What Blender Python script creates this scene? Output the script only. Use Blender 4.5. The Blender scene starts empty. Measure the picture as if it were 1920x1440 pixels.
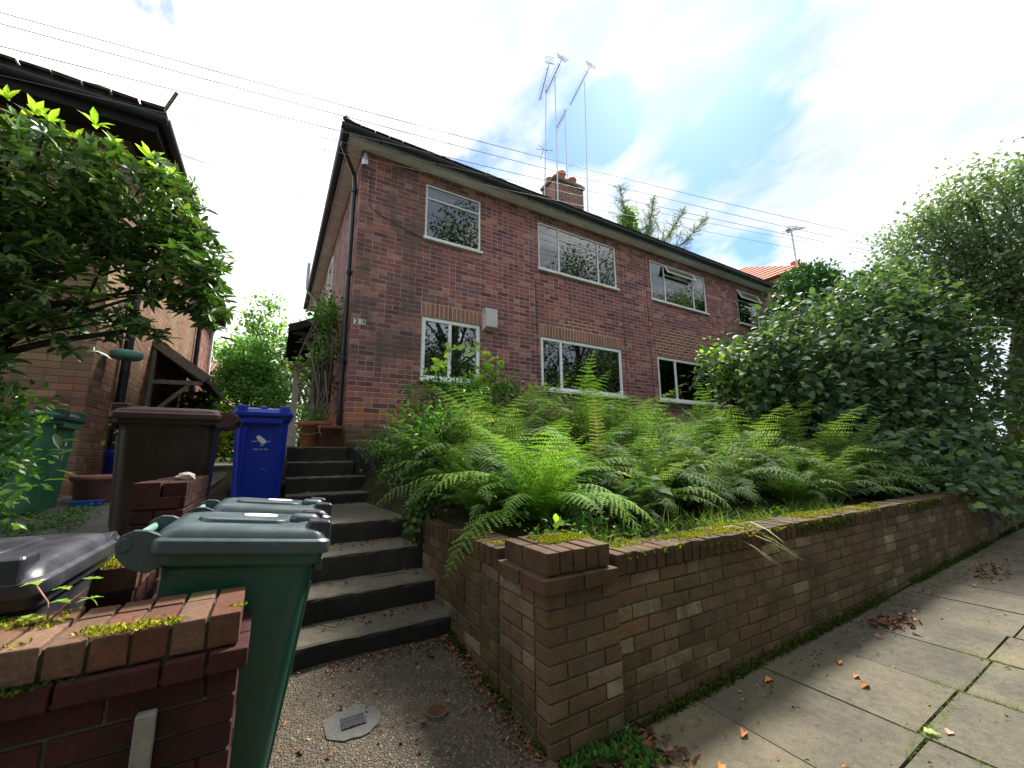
import bpy, bmesh, math, random
import numpy as np
from mathutils import Vector, Matrix
R = math.radians
rnd = random.Random(7)
rng = np.random.default_rng(11)
scene = bpy.context.scene
col = scene.collection

# ------------------------------------------------------------ camera
# metres; x runs along the house front, y towards the house, z up, eye level is z = 0
F_PX, PITCH, ROLL, YAW = 754.3, R(9.993), R(-.479), R(30.55)
fw = Vector((math.sin(YAW)*math.cos(PITCH), math.cos(YAW)*math.cos(PITCH), math.sin(PITCH)))
rt = Vector((math.cos(YAW), -math.sin(YAW), 0)); up = rt.cross(fw)
cr = rt*math.cos(ROLL) + up*math.sin(ROLL); cu = -rt*math.sin(ROLL) + up*math.cos(ROLL)
cam_d = bpy.data.cameras.new('camera'); cam = bpy.data.objects.new('camera', cam_d); col.objects.link(cam)
cam.matrix_world = Matrix(((cr.x, cu.x, -fw.x, 0), (cr.y, cu.y, -fw.y, 0), (cr.z, cu.z, -fw.z, 0), (0, 0, 0, 1)))
cam_d.sensor_width = 36; cam_d.lens = F_PX/1920*36; cam_d.clip_start = .05; cam_d.clip_end = 800
scene.camera = cam

# ------------------------------------------------------------ light
SUN_EL, SUN_AZ = R(52), R(58)            # azimuth measured from +y towards +x
sund = Vector((math.sin(SUN_AZ)*math.cos(SUN_EL), math.cos(SUN_AZ)*math.cos(SUN_EL), math.sin(SUN_EL)))
sl = bpy.data.lights.new('sun', 'SUN'); sl.energy = 5.; sl.angle = R(10); sl.color = (1, .95, .86)
so = bpy.data.objects.new('sun', sl); col.objects.link(so); so.location = (0, 0, 30)
so.rotation_euler = sund.to_track_quat('Z', 'Y').to_euler()
world = bpy.data.worlds.new('World'); scene.world = world; world.use_nodes = True
wt = world.node_tree; wt.nodes.clear()
scene.view_settings.view_transform = 'Standard'; scene.view_settings.look = 'None'
scene.view_settings.exposure = 1.08; scene.view_settings.gamma = 1

class G:
    """small helper for building node trees"""
    def __init__(s, tree): s.t = tree
    def n(s, typ, ins=None, **pr):
        nd = s.t.nodes.new(typ)
        for k, v in pr.items(): setattr(nd, k, v)
        for k, v in (ins or {}).items():
            sk = nd.inputs[k]
            if isinstance(v, bpy.types.NodeSocket): s.t.links.new(v, sk)
            else: sk.default_value = v
        return nd
    def m(s, op, a, b=0., c=0., clamp=False):
        return s.n('ShaderNodeMath', {0: a, 1: b, 2: c}, operation=op, use_clamp=clamp).outputs[0]
    def noise(s, vec, scale, detail=4, rough=.55, dist=0., out=0):
        return s.n('ShaderNodeTexNoise', {'Vector': vec, 'Scale': scale, 'Detail': detail, 'Roughness': rough, 'Distortion': dist}).outputs[out]
    def ramp(s, fac, stops, interp='LINEAR'):
        nd = s.n('ShaderNodeValToRGB', {0: fac}); cr_ = nd.color_ramp; cr_.interpolation = interp
        while len(cr_.elements) < len(stops): cr_.elements.new(.5)
        for e, (p, c) in zip(cr_.elements, stops):
            e.position = p; e.color = (*c, 1) if len(c) == 3 else c
        return nd.outputs[0]
    def mix(s, fac, a, b, mode='MIX'):
        nd = s.n('ShaderNodeMix', data_type='RGBA', blend_type=mode)
        for k, v in ((0, fac), (6, a), (7, b)):
            sk = nd.inputs[k]
            if isinstance(v, bpy.types.NodeSocket): s.t.links.new(v, sk)
            else: sk.default_value = (*v, 1) if (hasattr(v, '__len__') and len(v) == 3) else v
        return nd.outputs[2]
    def rng(s, v, a, b, c=0., d=1.):
        return s.n('ShaderNodeMapRange', {0: v, 1: a, 2: b, 3: c, 4: d}).outputs[0]
    def bump(s, h, strength=.5, dist=.01, normal=None):
        i = {'Strength': strength, 'Distance': dist, 'Height': h}
        if normal: i['Normal'] = normal
        return s.n('ShaderNodeBump', i).outputs[0]

g = G(wt)
sky = g.n('ShaderNodeTexSky', sky_type='NISHITA', sun_disc=False, sun_elevation=SUN_EL, sun_rotation=SUN_AZ, air_density=1.2, dust_density=.6)
dirv = g.n('ShaderNodeTexCoord').outputs['Generated']
# cloud deck: project the direction on a plane overhead so clouds shrink towards the horizon
sp = g.n('ShaderNodeSeparateXYZ', {0: dirv})
zz = g.m('MAXIMUM', g.m('ADD', sp.outputs[2], .12), .05)
cv = g.n('ShaderNodeCombineXYZ', {0: g.m('DIVIDE', sp.outputs[0], zz), 1: g.m('DIVIDE', sp.outputs[1], zz), 2: 3.7}).outputs[0]
cvr = g.n('ShaderNodeMapping', {'Vector': cv, 'Rotation': (0, 0, R(-20)), 'Scale': (1.25, .75, 1), 'Location': (.35, -.15, 0)}).outputs[0]
n1 = g.noise(cvr, 1.7, 9, .58, .35); n2 = g.noise(cvr, 4.6, 7, .62, .3)
dens = g.m('ADD', g.m('MULTIPLY', g.m('SUBTRACT', n1, .15), 1.1), g.m('MULTIPLY', n2, .35))
def toward(d, r0, r1):
    d = Vector(d).normalized()
    dp = g.n('ShaderNodeVectorMath', {0: dirv, 1: tuple(d)}, operation='DOT_PRODUCT').outputs['Value']
    return g.rng(dp, math.cos(R(r0)), math.cos(R(r1)))
gap = None
for d, r0, r1, a in (((.684, .395, .614), 11, 1, .33), ((.664, .303, .683), 9, 1, .24), ((.529, .522, .668), 7, 1, .36), ((.50, .57, .655), 5, 1, .36), ((.824, .404, .397), 4, 1, .27), ((.62, .44, .65), 20, 6, .13)):
    k_ = g.m('MULTIPLY', toward(d, r0, r1), a); gap = k_ if gap is None else g.m('MAXIMUM', gap, k_)
# the rest of the sky is overcast: thicken it, thin it out only near the open patches
dens = g.m('SUBTRACT', g.m('ADD', dens, .10), gap)
cover = g.rng(dens, .38, .54)
tone = g.m('ADD', g.noise(cvr, 2.1, 8, .62, .4), g.m('MULTIPLY', toward((-.62, .72, .42), 75, 10), .22))
cloud = g.ramp(tone, [(.34, (.38, .44, .55)), (.46, (.46, .505, .58)), (.54, (.56, .585, .62)), (.66, (.90, .90, .91))])
skyc = g.n('ShaderNodeVectorMath', {0: sky.outputs[0], 3: .085}, operation='SCALE').outputs[0]
tint = g.mix(1., skyc, (.58, .80, 1.12), 'MULTIPLY')
wcol = g.mix(cover, tint, cloud)
bg = g.n('ShaderNodeBackground', {0: wcol, 1: 1.}); wo = g.n('ShaderNodeOutputWorld', {0: bg.outputs[0]})

# ------------------------------------------------------------ materials
MATS = {}
def mat(name):
    m = bpy.data.materials.new(name); m.use_nodes = True; m.node_tree.nodes.clear()
    q = G(m.node_tree); MATS[name] = m
    return m, q
def out(q, sh): q.n('ShaderNodeOutputMaterial', {0: sh})
def princ(q, base, rough=.7, normal=None, spec=.4, **k):
    i = {'Base Color': base if isinstance(base, bpy.types.NodeSocket) else (*base, 1), 'Roughness': rough, 'Specular IOR Level': spec}
    if normal: i['Normal'] = normal
    i.update(k)
    return q.n('ShaderNodeBsdfPrincipled', i).outputs[0]
def objc(q): return q.n('ShaderNodeTexCoord').outputs['Object']

def brick_mat(name, cols, mortar, L=.225, H=.075, jw=.010, depth=.006, stains=None, headers=.3, soldier=False, mossy=0.):
    m, q = mat(name); P = objc(q)
    wob = q.noise(P, 9, 2, out=1)
    Pw = q.n('ShaderNodeVectorMath', {0: P, 1: q.n('ShaderNodeVectorMath', {0: wob, 3: .006}, operation='SCALE').outputs[0]}, operation='ADD').outputs[0]
    sx = q.n('ShaderNodeSeparateXYZ', {0: Pw}).outputs
    nx = q.n('ShaderNodeSeparateXYZ', {0: q.n('ShaderNodeNewGeometry').outputs['True Normal']}).outputs
    isx = q.m('GREATER_THAN', q.m('ABSOLUTE', nx[0]), .6)
    u = q.m('ADD', q.m('MULTIPLY', sx[1], isx), q.m('MULTIPLY', sx[0], q.m('SUBTRACT', 1., isx)))
    isz = q.m('GREATER_THAN', q.m('ABSOLUTE', nx[2]), .6)
    v = q.m('ADD', q.m('MULTIPLY', sx[1], isz), q.m('MULTIPLY', sx[2], q.m('SUBTRACT', 1., isz)))
    row = q.m('FLOOR', q.m('DIVIDE', v, H))
    shift = 0. if soldier else q.m('MULTIPLY', q.m('MODULO', q.m('ABSOLUTE', row), 2.), .5)
    u2 = q.m('ADD', q.m('DIVIDE', u, L), shift)
    cl = q.m('FLOOR', u2); fu = q.m('FRACT', u2); fv = q.m('FRACT', q.m('DIVIDE', v, H))
    wn = q.n('ShaderNodeTexWhiteNoise', {'Vector': q.n('ShaderNodeCombineXYZ', {0: cl, 1: row, 2: 5.}).outputs[0]}, noise_dimensions='3D').outputs[0]
    split = q.m('LESS_THAN', wn, headers)
    half = q.m('MULTIPLY', split, q.m('FLOOR', q.m('MULTIPLY', fu, 2.)))
    du = q.m('MULTIPLY', q.m('MINIMUM', fu, q.m('SUBTRACT', 1., fu)), L)
    dh = q.m('ADD', q.m('MULTIPLY', q.m('ABSOLUTE', q.m('SUBTRACT', fu, .5)), L), q.m('SUBTRACT', 1., split))
    dv = q.m('MULTIPLY', q.m('MINIMUM', fv, q.m('SUBTRACT', 1., fv)), H)
    d = q.m('MINIMUM', q.m('MINIMUM', du, dh), dv)
    d = q.m('ADD', d, q.m('MULTIPLY', q.m('SUBTRACT', q.noise(P, 60, 3), .5), .005))
    face = q.rng(d, jw/2-.0025, jw/2+.0025)
    w2 = q.n('ShaderNodeTexWhiteNoise', {'Vector': q.n('ShaderNodeCombineXYZ', {0: q.m('ADD', cl, q.m('MULTIPLY', half, .37)), 1: row, 2: 1.}).outputs[0]}, noise_dimensions='3D').outputs[0]
    c = q.ramp(w2, cols, 'LINEAR')
    fine = q.noise(P, 55, 5, .7)
    c = q.mix(.75, c, q.ramp(fine, [(.25, (.45, .45, .47)), (.75, (1.45, 1.42, 1.4))]), 'MULTIPLY')
    mc = q.mix(.6, mortar, q.ramp(q.noise(P, 35, 4), [(.3, (.5, .5, .5)), (.7, (1.3, 1.3, 1.3))]), 'MULTIPLY')
    # weathering in big soft patches
    big = q.noise(P, 1.1, 6, .65)
    c = q.mix(q.rng(big, .42, .70), c, q.mix(1., c, (.68, .70, .76), 'MULTIPLY'))
    streak = q.noise(q.n('ShaderNodeMapping', {'Vector': P, 'Scale': (3.2, 3.2, .35)}).outputs[0], 1.2, 6, .7)
    c = q.mix(q.m('MULTIPLY', q.rng(streak, .50, .72), .5), c, q.mix(1., c, (.55, .58, .62), 'MULTIPLY'))
    c = q.mix(face, mc, c)
    if mossy:
        ms = q.rng(q.m('ADD', q.noise(P, 2.2, 6, .7), q.m('MULTIPLY', q.noise(P, 14, 3), .25)), .78-mossy, .9-mossy*.7)
        c = q.mix(q.m('MULTIPLY', ms, .8), c, (.055, .062, .018))
    if stains: c = stains(q, P, sx, c, face, w2)
    h = q.m('ADD', q.m('MULTIPLY', face, 1.), q.m('MULTIPLY', fine, .35))
    out(q, princ(q, c, q.rng(fine, .2, .8, .95, .72), q.bump(h, .9, depth), .25))
    return m

RED = [(0, (.15, .068, .088)), (.2, (.28, .110, .110)), (.42, (.41, .150, .128)), (.6, (.22, .090, .105)), (.78, (.47, .185, .145)), (.9, (.54, .28, .22)), (1, (.19, .12, .145))]
def house_stain(q, P, sx, c, face, w2):
    # orange replacement bricks low at the corner, green algae down the corner
    lo = q.m('MULTIPLY', q.rng(q.m('ADD', sx[2], q.m('MULTIPLY', q.noise(P, 1.6, 3), .5)), 1.22, .95), q.rng(sx[0], 3., 2.2))
    pick = q.m('MULTIPLY', q.m('GREATER_THAN', w2, .38), face)
    c = q.mix(q.m('MULTIPLY', lo, pick), c, (.42, .15, .07))
    al = q.m('MULTIPLY', q.rng(sx[0], 1.75, .9), q.rng(q.noise(P, 1.5, 5, .65), .40, .62))
    al = q.m('MULTIPLY', al, q.rng(sx[2], .9, 1.6))
    c = q.mix(q.m('MULTIPLY', al, .75), c, (.085, .085, .065))
    base = q.m('MULTIPLY', q.rng(q.m('ADD', sx[2], q.m('MULTIPLY', q.noise(P, 4, 4), .35)), .75, .5), .7)
    return q.mix(base, c, (.085, .088, .035))
brick_mat('house_brick', RED, (.50, .39, .36), .239, .0795, .0105, .006, house_stain)
def old_stain(q, P, sx, c, face, w2):
    al = q.m('MULTIPLY', q.rng(sx[1], 7.0, 6.3), q.rng(q.noise(P, 1.3, 4), .3, .6))
    return q.mix(q.m('MULTIPLY', al, .55), c, (.24, .20, .10))
brick_mat('neighbour_brick', [(0, (.12, .045, .042)), (.25, (.23, .085, .068)), (.5, (.34, .13, .098)), (.7, (.18, .074, .064)), (.88, (.42, .21, .15)), (1, (.13, .06, .063))], (.12, .09, .07), .239, .0795, .011, .007, old_stain)
brick_mat('chimney_brick', [(0, (.20, .09, .07)), (.5, (.33, .15, .10)), (1, (.16, .09, .09))], (.40, .36, .32), .239, .0795, .013, .006)
brick_mat('orange_brick', [(0, (.45, .18, .09)), (.5, (.55, .25, .13)), (1, (.36, .15, .09))], (.42, .32, .22), .225, .075)
brick_mat('repointed_brick', [(0, (.27, .11, .085)), (.5, (.38, .16, .115)), (1, (.22, .10, .09))], (.62, .48, .37), .239, .0795, .019, .008, headers=.0)

def loose_brick(name, cols, grime_shade=(.06, .062, .03), green=.0, dark=.45):
    """real brick geometry: colour per brick island"""
    m, q = mat(name); P = objc(q)
    isl = q.n('ShaderNodeNewGeometry').outputs['Random Per Island']
    c = q.ramp(isl, cols)
    fine = q.noise(P, 70, 6, .7)
    c = q.mix(.85, c, q.ramp(fine, [(.25, (.4, .4, .42)), (.78, (1.6, 1.55, 1.5))]), 'MULTIPLY')
    big = q.noise(P, 3.5, 6, .7)
    c = q.mix(q.m('MULTIPLY', q.rng(big, .42, .68), dark), c, grime_shade)
    if green:
        c = q.mix(q.m('MULTIPLY', q.rng(q.noise(P, 6, 5, .75), .50, .66), green), c, (.09, .10, .02))
    out(q, princ(q, c, .85, q.bump(q.m('ADD', fine, q.m('MULTIPLY', q.noise(P, 18, 4), .8)), .6, .006), .25))
    return m
loose_brick('garden_brick', [(0, (.090, .056, .034)), (.2, (.17, .105, .062)), (.4, (.12, .073, .043)), (.6, (.20, .142, .086)), (.75, (.115, .063, .042)), (.9, (.25, .205, .135)), (.95, (.13, .088, .046)), (1, (.33, .29, .20))], (.04, .036, .016), dark=.85, green=.4)
loose_brick('garden_cap_brick', [(0, (.060, .032, .021)), (.5, (.115, .055, .036)), (1, (.085, .052, .033))], (.03, .026, .012), dark=.85, green=.6)
loose_brick('red_brick', [(0, (.034, .009, .008)), (.5, (.060, .015, .012)), (1, (.045, .013, .013))], (.012, .010, .008), dark=.85)  # reds and dark patches lowered to paint in the wall front's shade
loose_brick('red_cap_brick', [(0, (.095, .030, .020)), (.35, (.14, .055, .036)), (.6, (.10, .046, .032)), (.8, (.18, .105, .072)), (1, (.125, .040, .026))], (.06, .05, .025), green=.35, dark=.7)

def plain(name, c, rough=.6, spec=.4, var=.25, scale=12, bump=.15, bd=.004, **k):
    m, q = mat(name); P = objc(q); n = q.noise(P, scale, 6, .65)
    cc = q.mix(1., (*c,), q.ramp(n, [(.25, (1-var,)*3), (.75, (1+var,)*3)]), 'MULTIPLY')
    out(q, princ(q, cc, rough, q.bump(q.noise(P, scale*4, 4), bump, bd) if bump else None, spec, **k))
    return m
def plastic(name, c, rough=.38, dust=.25, dustc=(.25, .26, .25), spec=.5):
    m, q = mat(name); P = objc(q)
    n = q.noise(P, 5, 7, .7); s = q.n('ShaderNodeMapping', {'Vector': P, 'Scale': (30, 30, 2.5)}).outputs[0]; st = q.noise(s, 1.5, 5, .7)
    sp_ = q.noise(P, 140, 2, .5)
    c1 = q.mix(q.m('MULTIPLY', q.rng(n, .45, .8), dust), c, dustc)
    c1 = q.mix(q.m('MULTIPLY', q.rng(st, .55, .85), dust*.8), c1, dustc)
    c1 = q.mix(q.m('MULTIPLY', q.rng(sp_, .70, .76), .5), c1, dustc)
    sc2 = q.n('ShaderNodeMapping', {'Vector': P, 'Rotation': (.3, .5, .2), 'Scale': (9, 70, 40)}).outputs[0]
    c1 = q.mix(q.m('MULTIPLY', q.rng(q.noise(sc2, 1., 2, .5), .70, .74), .35), c1, dustc)
    out(q, princ(q, c1, q.rng(n, .3, .7, rough-.06, rough+.2), q.bump(q.noise(P, 180, 3), .12, .002), spec))
    return m
plastic('green_bin_plastic', (.008, .060, .040), .36, .07, (.08, .15, .12))
plastic('green_lid_plastic', (.040, .062, .070), .30, .25, (.14, .18, .18))
plastic('bright_green_plastic', (.045, .20, .095), .42, .3, (.25, .35, .28))
plastic('brown_bin_plastic', (.028, .013, .010), .35, .3, (.12, .08, .07))
plastic('maroon_lid_plastic', (.075, .028, .028), .36, .3, (.2, .13, .12))
plastic('blue_bin_plastic', (.006, .028, .36), .30, .07, (.1, .13, .4))
plastic('black_bin_plastic', (.022, .022, .030), .32, .35, (.11, .12, .14))
plastic('black_plastic', (.012, .012, .014), .4, .2)
plastic('pale_green_plastic', (.16, .30, .25), .4, .2)
plastic('black_paint', (.012, .013, .018), .3, .25, (.09, .09, .10))
plastic('turquoise_plastic', (.10, .30, .27), .4, .35)
plastic('bright_blue_plastic', (.02, .16, .6), .4, .2)
plain('rubber', (.02, .02, .02), .8); plain('sticker_white', (.75, .76, .76), .4, var=.15)
plain('upvc_white', (.90, .91, .92), .35, .5, .10, 5, .03); plain('old_white_paint', (.84, .85, .82), .5, .4, .22, 9, .2)
plain('flue_box', (.62, .56, .58), .5, .3, .12, 6, .05); plain('vent_dark', (.03, .03, .03), .7)
plain('grey_fascia', (.40, .41, .43), .6, .3, .35, 4, .2); plain('soffit_paint', (.86, .84, .84), .7, .3, .2, 3, .1)
plain('gutter_black', (.045, .052, .066), .5, .4, .35, 6, .15)
plain('grey_timber', (.20, .185, .16), .85, .2, .4, 18, .5, .006); plain('dark_timber', (.035, .032, .034), .8, .2, .3, 14, .4)
plain('cream_curtain', (.85, .74, .52), .9, .1, .15, 8, .1); plain('room_wall', (.26, .33, .34), .9, .1, .2, 2, 0)
plain('room_floor', (.06, .05, .045), .9, .1, .2, 2, 0); plain('net_curtain', (.30, .36, .38), .9, .1, .2, 6, .1)
plain('terracotta', (.30, .115, .06), .8, .25, .4, 9, .3); plain('dark_terracotta', (.16, .055, .042), .7, .3, .4, 9, .3)
plain('pink_terracotta', (.42, .17, .13), .75, .25, .25, 7, .2)
plain('chimney_pot', (.48, .16, .085), .8, .2, .3, 8, .2); plain('cement', (.17, .17, .14), .95, .1, .4, 14, .6, .01)
plain('galvanised', (.42, .44, .46), .4, .5, .2, 20, .1, Metallic=.7); plain('dark_metal', (.09, .09, .10), .5, .5, .2, 20, .1)
plain('cable_black', (.05, .055, .065), .6); plain('cable_pale', (.16, .17, .19), .6)
plain('cast_iron', (.055, .058, .07), .6, .4, .4, 40, .4); plain('rust', (.085, .036, .014), .9, .2, .5, 60, .8, .008)
plain('bark', (.055, .048, .036), .95, .1, .5, 16, .8, .012); plain('twig', (.075, .058, .035), .9, .1, .3, 20, .4)
plain('pale_bark', (.16, .14, .10), .95, .1, .4, 18, .6, .01); plain('pinkish_stem', (.35, .17, .14), .6)
plain('soil', (.030, .022, .015), .98, .1, .5, 14, .9, .03); plain('stone', (.36, .31, .26), .9, .2, .3, 20, .5)
plain('number_enamel', (.80, .78, .70), .35, .5, .1); plain('flat_grey', (.3, .3, .3), .7); plain('number_black', (.01, .01, .01), .4)
plain('rendered_pink', (.62, .48, .40), .85, .2, .2, 4, .2)
plain('lamp_globe', (.85, .85, .86), .15, .6, .05)
def mkstone(name, ramp_, blot=1., rough=.9, agg=0.):
    m, q = mat(name); P = objc(q)
    a = q.noise(P, 1.3, 7, .6); b = q.noise(P, 22, 6, .75); e = q.noise(P, 160, 3, .6)
    c = q.ramp(q.m('ADD', q.m('MULTIPLY', a, .62), q.m('MULTIPLY', b, .38)), ramp_)
    c = q.mix(.5, c, q.ramp(e, [(.3, (.5, .5, .5)), (.72, (1.6, 1.6, 1.6))]), 'MULTIPLY')
    isl = q.n('ShaderNodeNewGeometry').outputs['Random Per Island']
    c = q.mix(1., c, q.ramp(isl, [(0, (.82, .84, .86)), (1, (1.18, 1.15, 1.08))]), 'MULTIPLY')
    pits = q.rng(q.noise(P, 45, 3, .6), .66, .72)
    c = q.mix(q.m('MULTIPLY', pits, .6), c, (.03, .028, .022))
    h = q.m('SUBTRACT', q.m('ADD', b, q.m('MULTIPLY', e, .35)), q.m('MULTIPLY', pits, .6))
    if agg:
        vo = q.n('ShaderNodeTexVoronoi', {'Vector': P, 'Scale': 85., 'Randomness': 1.})
        peb = q.ramp(q.n('ShaderNodeSeparateXYZ', {0: vo.outputs['Color']}).outputs[0], [(0, (.04, .034, .028)), (.35, (.12, .092, .062)), (.6, (.07, .058, .044)), (.85, (.19, .155, .11)), (1, (.30, .27, .22))])
        k = q.rng(vo.outputs['Distance'], .62, .35)
        c = q.mix(q.m('MULTIPLY', k, agg), q.mix(1., c, (.45, .43, .40), 'MULTIPLY'), peb)
        h = q.m('ADD', h, q.m('MULTIPLY', k, 1.6))
    out(q, princ(q, c, rough, q.bump(h, .8, .006), .35))
    return m
mkstone('paving_stone', [(.30, (.04, .034, .024)), (.42, (.072, .064, .047)), (.50, (.105, .092, .064)), (.57, (.128, .108, .066)), (.70, (.18, .165, .13))])
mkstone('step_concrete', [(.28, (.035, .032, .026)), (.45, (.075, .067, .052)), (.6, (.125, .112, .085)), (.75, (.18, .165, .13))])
mkstone('riser_shade', [(.28, (.008, .008, .008)), (.5, (.022, .021, .019)), (.7, (.045, .040, .030))])  # step concrete again, with the shade on the risers put into its colour
mkstone('path_concrete', [(.30, (.045, .036, .026)), (.45, (.12, .096, .068)), (.58, (.20, .165, .118)), (.72, (.30, .26, .20))], agg=.65, rough=.62)
mkstone('side_path', [(.28, (.05, .048, .04)), (.45, (.11, .105, .09)), (.6, (.16, .155, .13)), (.75, (.24, .23, .20))])
mkstone('patch_concrete', [(.28, (.055, .055, .055)), (.5, (.085, .084, .082)), (.75, (.13, .128, .12))])
mkstone('mortar', [(.28, (.045, .043, .034)), (.5, (.09, .085, .065)), (.75, (.15, .145, .11))])
mkstone('asphalt', [(.28, (.035, .035, .036)), (.5, (.05, .05, .052)), (.75, (.075, .075, .075))])
m, q = mat('ground_soil'); P = objc(q)
c = q.ramp(q.m('ADD', q.m('MULTIPLY', q.noise(P, 2.5, 7, .7), .6), q.m('MULTIPLY', q.noise(P, 40, 4), .4)), [(.32, (.018, .014, .009)), (.5, (.045, .036, .020)), (.58, (.06, .07, .02)), (.7, (.10, .13, .03))])
out(q, princ(q, c, .95, q.bump(q.noise(P, 30, 6, .75), 1., .03), .15))
m, q = mat('lawn_green'); P = objc(q)
c = q.ramp(q.noise(P, 8, 6, .7), [(.3, (.16, .20, .05)), (.55, (.34, .36, .11)), (.75, (.42, .36, .18))])
out(q, princ(q, c, .95, q.bump(q.noise(P, 60, 4), .8, .02), .1))
def tiles_mat(name, c1, c2, ax=0):
    m, q = mat(name); P = objc(q); s = q.n('ShaderNodeSeparateXYZ', {0: P}).outputs
    rib = q.m('SINE', q.m('MULTIPLY', s[ax], 2*math.pi/.22)); crs = q.m('FRACT', q.m('DIVIDE', s[2], .17))
    n = q.noise(P, 7, 5, .7)
    c = q.mix(n, c1, c2)
    c = q.mix(q.m('MULTIPLY', q.rng(rib, -.3, -1.), .6), c, (c1[0]*.35, c1[1]*.35, c1[2]*.35))
    out(q, princ(q, c, .85, q.bump(q.m('ADD', q.m('MULTIPLY', rib, .5), crs), 1., .04), .2))
tiles_mat('roof_tile_dark', (.05, .035, .03), (.10, .07, .055)); tiles_mat('roof_tile_red', (.42, .12, .07), (.60, .24, .15)); tiles_mat('roof_tile_brown', (.25, .13, .09), (.36, .20, .14))

m, q = mat('window_glass')
fr = q.n('ShaderNodeFresnel', {0: 2.1}).outputs[0]
n = q.bump(q.noise(objc(q), 1.6, 2), .03, .01)
gl = q.n('ShaderNodeBsdfGlossy', {'Color': (.95, .98, 1, 1), 'Roughness': .015, 'Normal': n}).outputs[0]
tr = q.n('ShaderNodeBsdfTransparent', {'Color': (.62, .68, .70, 1)}).outputs[0]
out(q, q.n('ShaderNodeMixShader', {0: fr, 1: tr, 2: gl}).outputs[0])

def leaf_mat(name, stops, rough=.45, trans=.35, spec=.4, vein=True, tcol=1.6):
    m, q = mat(name); gi = q.n('ShaderNodeNewGeometry'); isl = gi.outputs['Random Per Island']
    c = q.ramp(isl, stops)
    P = objc(q)
    c = q.mix(1., c, q.ramp(q.noise(P, 1.7, 3, .6), [(.3, (.72, .76, .80)), (.7, (1.28, 1.22, 1.10))]), 'MULTIPLY')
    c = q.mix(q.m('MULTIPLY', gi.outputs['Backfacing'], .35), c, q.mix(1., c, (1.25, 1.3, 1.2), 'MULTIPLY'))
    sh = princ(q, c, rough, None, spec)
    tc = q.mix(1., c, (tcol*1.15, tcol*1.25, tcol*.45), 'MULTIPLY')
    t = q.n('ShaderNodeBsdfTranslucent', {0: tc}).outputs[0]
    out(q, q.n('ShaderNodeMixShader', {0: trans, 1: sh, 2: t}).outputs[0])
leaf_mat('fern_leaf', [(0, (.055, .12, .032)), (.5, (.095, .185, .048)), (.92, (.15, .25, .07)), (1, (.28, .24, .11))], .65, .35, .14, tcol=1.2)
leaf_mat('bright_fern_leaf', [(0, (.095, .20, .035)), (.5, (.15, .29, .05)), (.95, (.21, .35, .075)), (1, (.32, .30, .11))], .65, .38, .14, tcol=1.25)
leaf_mat('light_fern_leaf', [(0, (.09, .16, .045)), (.5, (.145, .23, .065)), (1, (.24, .31, .11))], .65, .36, .14, tcol=1.2)
leaf_mat('dull_fern_leaf', [(0, (.06, .12, .05)), (.5, (.10, .175, .07)), (.94, (.16, .24, .11)), (1, (.30, .24, .13))], .65, .35, .14, tcol=1.2)
leaf_mat('tan_fern_leaf', [(0, (.25, .22, .09)), (.5, (.35, .32, .14)), (1, (.30, .34, .12))], .6, .4, .2)
leaf_mat('rhododendron_leaf', [(0, (.030, .072, .024)), (.4, (.062, .135, .036)), (.75, (.10, .195, .05)), (.93, (.15, .25, .065)), (1, (.24, .27, .09))], .36, .24, .42, tcol=1.15)
leaf_mat('lime_leaf', [(0, (.20, .36, .05)), (1, (.42, .56, .10))], .4, .42, .4, tcol=1.25)
leaf_mat('hedge_leaf', [(0, (.045, .085, .055)), (.5, (.075, .135, .078)), (.85, (.11, .19, .10)), (1, (.20, .29, .12))], .62, .25, .22, tcol=1.2)
leaf_mat('tree_leaf', [(0, (.10, .16, .11)), (.6, (.15, .225, .14)), (1, (.21, .29, .16))], .5, .38, .3, tcol=1.1)
leaf_mat('small_leaf', [(0, (.03, .09, .02)), (.5, (.06, .16, .03)), (.9, (.11, .25, .045)), (1, (.22, .36, .07))], .4, .35, .4)
leaf_mat('conifer_leaf', [(0, (.08, .20, .06)), (.5, (.13, .32, .09)), (1, (.22, .42, .13))], .6, .3, .2)
leaf_mat('dark_conifer_leaf', [(0, (.02, .065, .03)), (1, (.05, .12, .05))], .6, .2, .2)
leaf_mat('larch_leaf', [(0, (.09, .14, .08)), (1, (.18, .26, .13))], .6, .25, .2)
leaf_mat('back_leaf', [(0, (.05, .12, .03)), (.6, (.11, .22, .05)), (1, (.22, .36, .09))], .5, .4, .3)
leaf_mat('yellow_leaf', [(0, (.22, .34, .04)), (1, (.48, .55, .09))], .5, .4, .3)
leaf_mat('moss', [(0, (.08, .10, .012)), (.4, (.22, .24, .02)), (.8, (.38, .38, .03)), (1, (.50, .44, .06))], .9, .15, .1, tcol=1.1)
leaf_mat('dark_moss', [(0, (.015, .03, .006)), (.7, (.045, .075, .012)), (1, (.09, .12, .02))], .9, .15, .1)
leaf_mat('grass_blade', [(0, (.08, .14, .025)), (.6, (.15, .23, .05)), (1, (.30, .32, .12))], .5, .35, .3, tcol=1.2)
leaf_mat('dry_grass', [(0, (.18, .20, .08)), (1, (.32, .32, .17))], .7, .3, .2)
leaf_mat('litter', [(0, (.05, .025, .015)), (.4, (.14, .07, .04)), (.7, (.24, .12, .06)), (.9, (.30, .14, .10)), (1, (.40, .30, .18))], .7, .1, .2, tcol=.6)
leaf_mat('orange_dead_leaf', [(0, (.40, .13, .035)), (1, (.52, .22, .07))], .6, .1, .3, tcol=.6)
leaf_mat('pink_dead_leaf', [(0, (.42, .22, .17)), (1, (.50, .30, .22))], .6, .1, .3, tcol=.6)
MT = lambda n: MATS[n]

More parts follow.
